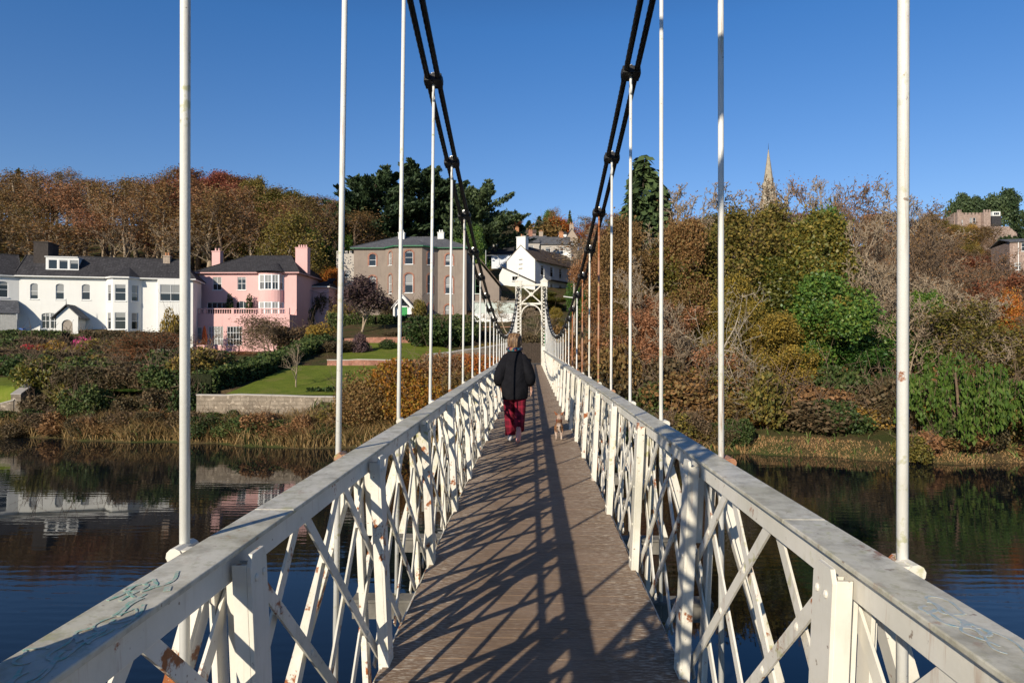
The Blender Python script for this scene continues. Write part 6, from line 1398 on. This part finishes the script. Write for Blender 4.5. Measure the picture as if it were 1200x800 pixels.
# hair: chin length bob
mb = MB(); rings = []
for z, rx, ry, cy in ((1.425, .058, .052, .01), (1.435, .082, .072, .02), (1.47, .100, .092, .03), (1.53, .108, .106, .045), (1.59, .104, .110, .055), (1.635, .088, .092, .062), (1.662, .055, .06, .065), (1.672, .015, .015, .065)):
    rings.append(ell((0, cy - .005, z), rx, ry, 28, wob=.035 if z < 1.6 else .01, seed=3))
mb.loft(rings); hair = mb.build('hair', M['hair'], person, smooth=True)
lk = MB(); rh = random.Random(4)
for k in range(46):                                            # separate locks over the bob
    a = rh.uniform(math.pi*.95, math.pi*2.05); z = 1.64; pts = []; rs = []
    for q in range(6):
        f = q/5; rr_ = (.075 + .036*math.sin(min(1, f*1.5)*math.pi/2)) * (1 - .22*f**3); pts.append((rr_*math.cos(a + .06*math.sin(f*3+k))*1.0, .055 - .035*f + rr_*.95*math.sin(a), 1.652 - .235*f**1.15 + rh.uniform(-.004, .004))); rs.append(.011*(1 - .7*f**2))
    lk.tube(pts, rs, 5)
lk.build('lock', M['hair'], hair, smooth=True)
mb = MB(); limb_loft(mb, [(-.10, .03, 1.418), (-.075, -.055, 1.412), (0, -.082, 1.41), (.075, -.055, 1.412), (.10, .03, 1.418), (.06, .10, 1.40), (0, .115, 1.385)], [.03, .034, .036, .034, .03, .03, .028], 10, (0, 0, 1)); mb.build('scarf', M['scarf'], person, smooth=True)
# loose jacket with batwing sleeves
mb = MB(); rings = []
for z, rx, ry, cy, wob in ((.645, .190, .150, 0, .03), (.66, .196, .156, 0, .035), (.76, .205, .160, 0, .035), (.90, .212, .158, 0, .025), (1.05, .212, .155, .0, .015), (1.17, .205, .148, .005, .01), (1.26, .180, .130, .01, .0), (1.33, .145, .108, .015, 0), (1.385, .105, .085, .02, 0), (1.425, .080, .073, .025, 0)):
    rings.append(ell((0, cy, z), rx, ry, 32, tilt=.03 if z < .8 else 0, wob=wob, seed=2))
mb.loft(rings)
jk = mb.build('jacket', M['jacket'], person, smooth=True)
for s in (-1, 1):
    sm = MB(); el = (s*.232, -.04, .985); wr_ = (s*.243, .050, .885)
    limb_loft(sm, [(s*.06, .02, 1.335), (s*.105, .01, 1.285), (s*.165, -.01, 1.18), (s*.205, -.03, 1.08), el, ((el[0]+wr_[0])/2*1.01, .01, .925), wr_, (wr_[0]*.99, wr_[1]+.004, wr_[2]-.012)], [(.055, .055), (.080, .085), (.090, .10), (.095, .105), (.092, .098), (.085, .085), (.068, .068), (.056, .056)], 18)
    sm.build('sleeve', M['jacket'], person, smooth=True)
# wide trousers
for s, pts in ((-1, [(-.075, .01, .80), (-.085, .04, .68), (-.080, .075, .48), (-.068, .05, .25), (-.064, .03, .085)]), (1, [(.075, .0, .80), (.082, .0, .68), (.085, .0, .48), (.072, -.15, .31), (.062, -.255, .215)])):
    tm = MB(); limb_loft(tm, pts, [(.105, .105), (.100, .104), (.086, .092), (.080, .086), (.082, .088)], 22); tm.build('trouser_leg', M['trousers'], person, smooth=True)
mb = MB(); mb.loft([ell((-.066, y_, z), rx, rz_, 14) for y_, z, rx, rz_ in ((.05, .012, .043, .13), (.05, .03, .046, .135), (.04, .06, .042, .115), (.0, .095, .037, .06))]); mb.build('shoe', M['grey_shoe'], person, smooth=True)
sm = MB(); fr = [(.0, .0, -.012), (.0, 0, 0)]                   # lifted right shoe, its sole turned to the viewer
Mx = Matrix.Translation((.058, -.325, .135)) @ Matrix.Rotation(R(68), 4, 'X') @ Matrix.Rotation(R(-6), 4, 'Z')
rings = []
for z, k in ((-.030, .96), (-.018, 1.0), (.0, 1.0), (.03, .9), (.06, .62)):
    ring = []
    for j in range(18):
        a = 2*math.pi*j/18; yy = .128*math.sin(a); wv_ = .040 + .006*math.sin(a); ring.append(tuple(Mx @ Vector((wv_*math.cos(a)*k, -yy*k, z))))
    rings.append(ring)
sm.loft(rings); sm.build('shoe', M['pink_shoe'], person, smooth=True)
ld = MB(); ld.tube([(.245, .06, .80), (.30, .10, .70), (.42, .12, .52), (.57, .14, .36), (.665, .12, .315)], .004, 5)
# ------------------------------------------------------------------ the dog
def fur_mat():
    t = NT('tan_and_white_fur'); tc = t.n('ShaderNodeTexCoord'); sp = t.n('ShaderNodeSeparateXYZ'); t.l(tc.outputs['Object'], sp.inputs[0]); n = t.noise(tc.outputs['Object'], 22, 5, .6); n2 = t.noise(t.coord('Object', (60, 60, 18)), 3, 4)
    base = t.ramp(n2, [(.3, (.17, .070, .028)), (.7, (.34, .165, .075))])
    ab = t.n('ShaderNodeMath', operation='ABSOLUTE'); t.l(sp.outputs[0], ab.inputs[0])
    # white rump stripe, lower legs and nape
    a = t.ramp(ab.outputs[0], [(.020, 1), (.042, 0)]); y = t.n('ShaderNodeMapRange'); t.l(sp.outputs[1], y.inputs[0]); y.inputs[1].default_value = -.04; y.inputs[2].default_value = -.12
    rump = t.mix(1, a, y.outputs[0], 'MULTIPLY'); z = t.n('ShaderNodeMapRange'); t.l(sp.outputs[2], z.inputs[0]); z.inputs[1].default_value = .17; z.inputs[2].default_value = .09
    zn = t.n('ShaderNodeMapRange'); t.l(sp.outputs[2], zn.inputs[0]); zn.inputs[1].default_value = .29; zn.inputs[2].default_value = .31
    m = t.mix(1, rump, z.outputs[0], 'LIGHTEN'); m = t.mix(1, m, t.mix(1, zn.outputs[0], (.75, .75, .75), 'MULTIPLY'), 'LIGHTEN')
    m = t.mix(1, m, t.ramp(n, [(.35, .45), (.6, 1)]), 'MULTIPLY')
    t.color(t.mix(m, base, (.62, .52, .44))); t.rough(.85, .2); t.bump(n2, .9, .02); return t.mat
M['fur'] = fur_mat()
yd = 10.75; dog = empty('dog', (X(655, yd), yd, dz(yd)), R(-3), 'small tan and white dog with pointed ears walking away on the deck', 'dog')
J = [((0, -.10, .215), (.062, .066)), ((0, .0, .205), (.056, .060)), ((0, .11, .215), (.064, .075)), ((0, .17, .27), (.042, .046)), ((0, .20, .325), (.040, .042)), ((0, .225, .345), (.046, .042)), ((0, .275, .33), (.026, .022)), ((0, .315, .322), (.016, .014)),
     ((-.038, -.12, .185), (.034, .045)), ((-.042, -.085, .125), (.026, .03)), ((-.040, -.145, .075), (.014, .015)), ((-.040, -.135, .022), (.013, .013)), ((-.040, -.11, .013), (.015, .012)),
     ((.038, -.12, .185), (.034, .045)), ((.042, -.10, .125), (.026, .03)), ((.040, -.165, .078), (.014, .015)), ((.040, -.165, .022), (.013, .013)), ((.040, -.14, .013), (.015, .012)),
     ((-.036, .125, .16), (.026, .03)), ((-.038, .115, .095), (.016, .017)), ((-.038, .13, .022), (.012, .012)), ((-.038, .15, .013), (.014, .012)), ((.036, .125, .16), (.026, .03)), ((.038, .13, .095), (.016, .017)), ((.038, .165, .024), (.012, .012)), ((.038, .185, .015), (.014, .012)),
     ((0, -.165, .235), .016), ((.004, -.195, .20), .014), ((.006, -.20, .145), .010)]
E = [(0, 1), (1, 2), (2, 3), (3, 4), (4, 5), (5, 6), (6, 7), (0, 8), (8, 9), (9, 10), (10, 11), (11, 12), (0, 13), (13, 14), (14, 15), (15, 16), (16, 17), (2, 18), (18, 19), (19, 20), (20, 21), (2, 22), (22, 23), (23, 24), (24, 25), (0, 26), (26, 27), (27, 28)]
skin_body('body', J, E, M['fur'], dog, root=1)
for s in (-1, 1):
    em = MB(); b0, b1, tip = Vector((s*.016, .215, .374)), Vector((s*.054, .222, .345)), Vector((s*.088, .205, .425)); bk = Vector((0, -.012, 0))
    em.add([b0, b1, tip, (b0+b1)/2 + bk*1.6, (b0+b1)/2 + Vector((0, .012, 0))], [(0, 3, 2), (3, 1, 2), (1, 4, 2), (4, 0, 2), (0, 4, 1, 3)])
    em.build('ear', M['ear'] if 'ear' in M else M.setdefault('ear', plain('russet_fur', (.27, .105, .05), .85, .3, 20)), dog)
M['collar'] = plain('dark_red_webbing', (.22, .03, .035), .7, .2, 20)
cm = MB(); limb_loft(cm, [(.0, .165 - .004, .262), (0, .176, .279)], [(.047, .051), (.046, .050)], 18, (1, 0, 0)); cm.build('collar', M['collar'], dog, smooth=True)
fm = MB(); fm.ball((0, .328, .325), (.008, .007, .007)); fm.ball((-.026, .262, .352), .006); fm.ball((.026, .262, .352), .006); fm.build('nose_and_eyes', M['black'], dog, smooth=True)
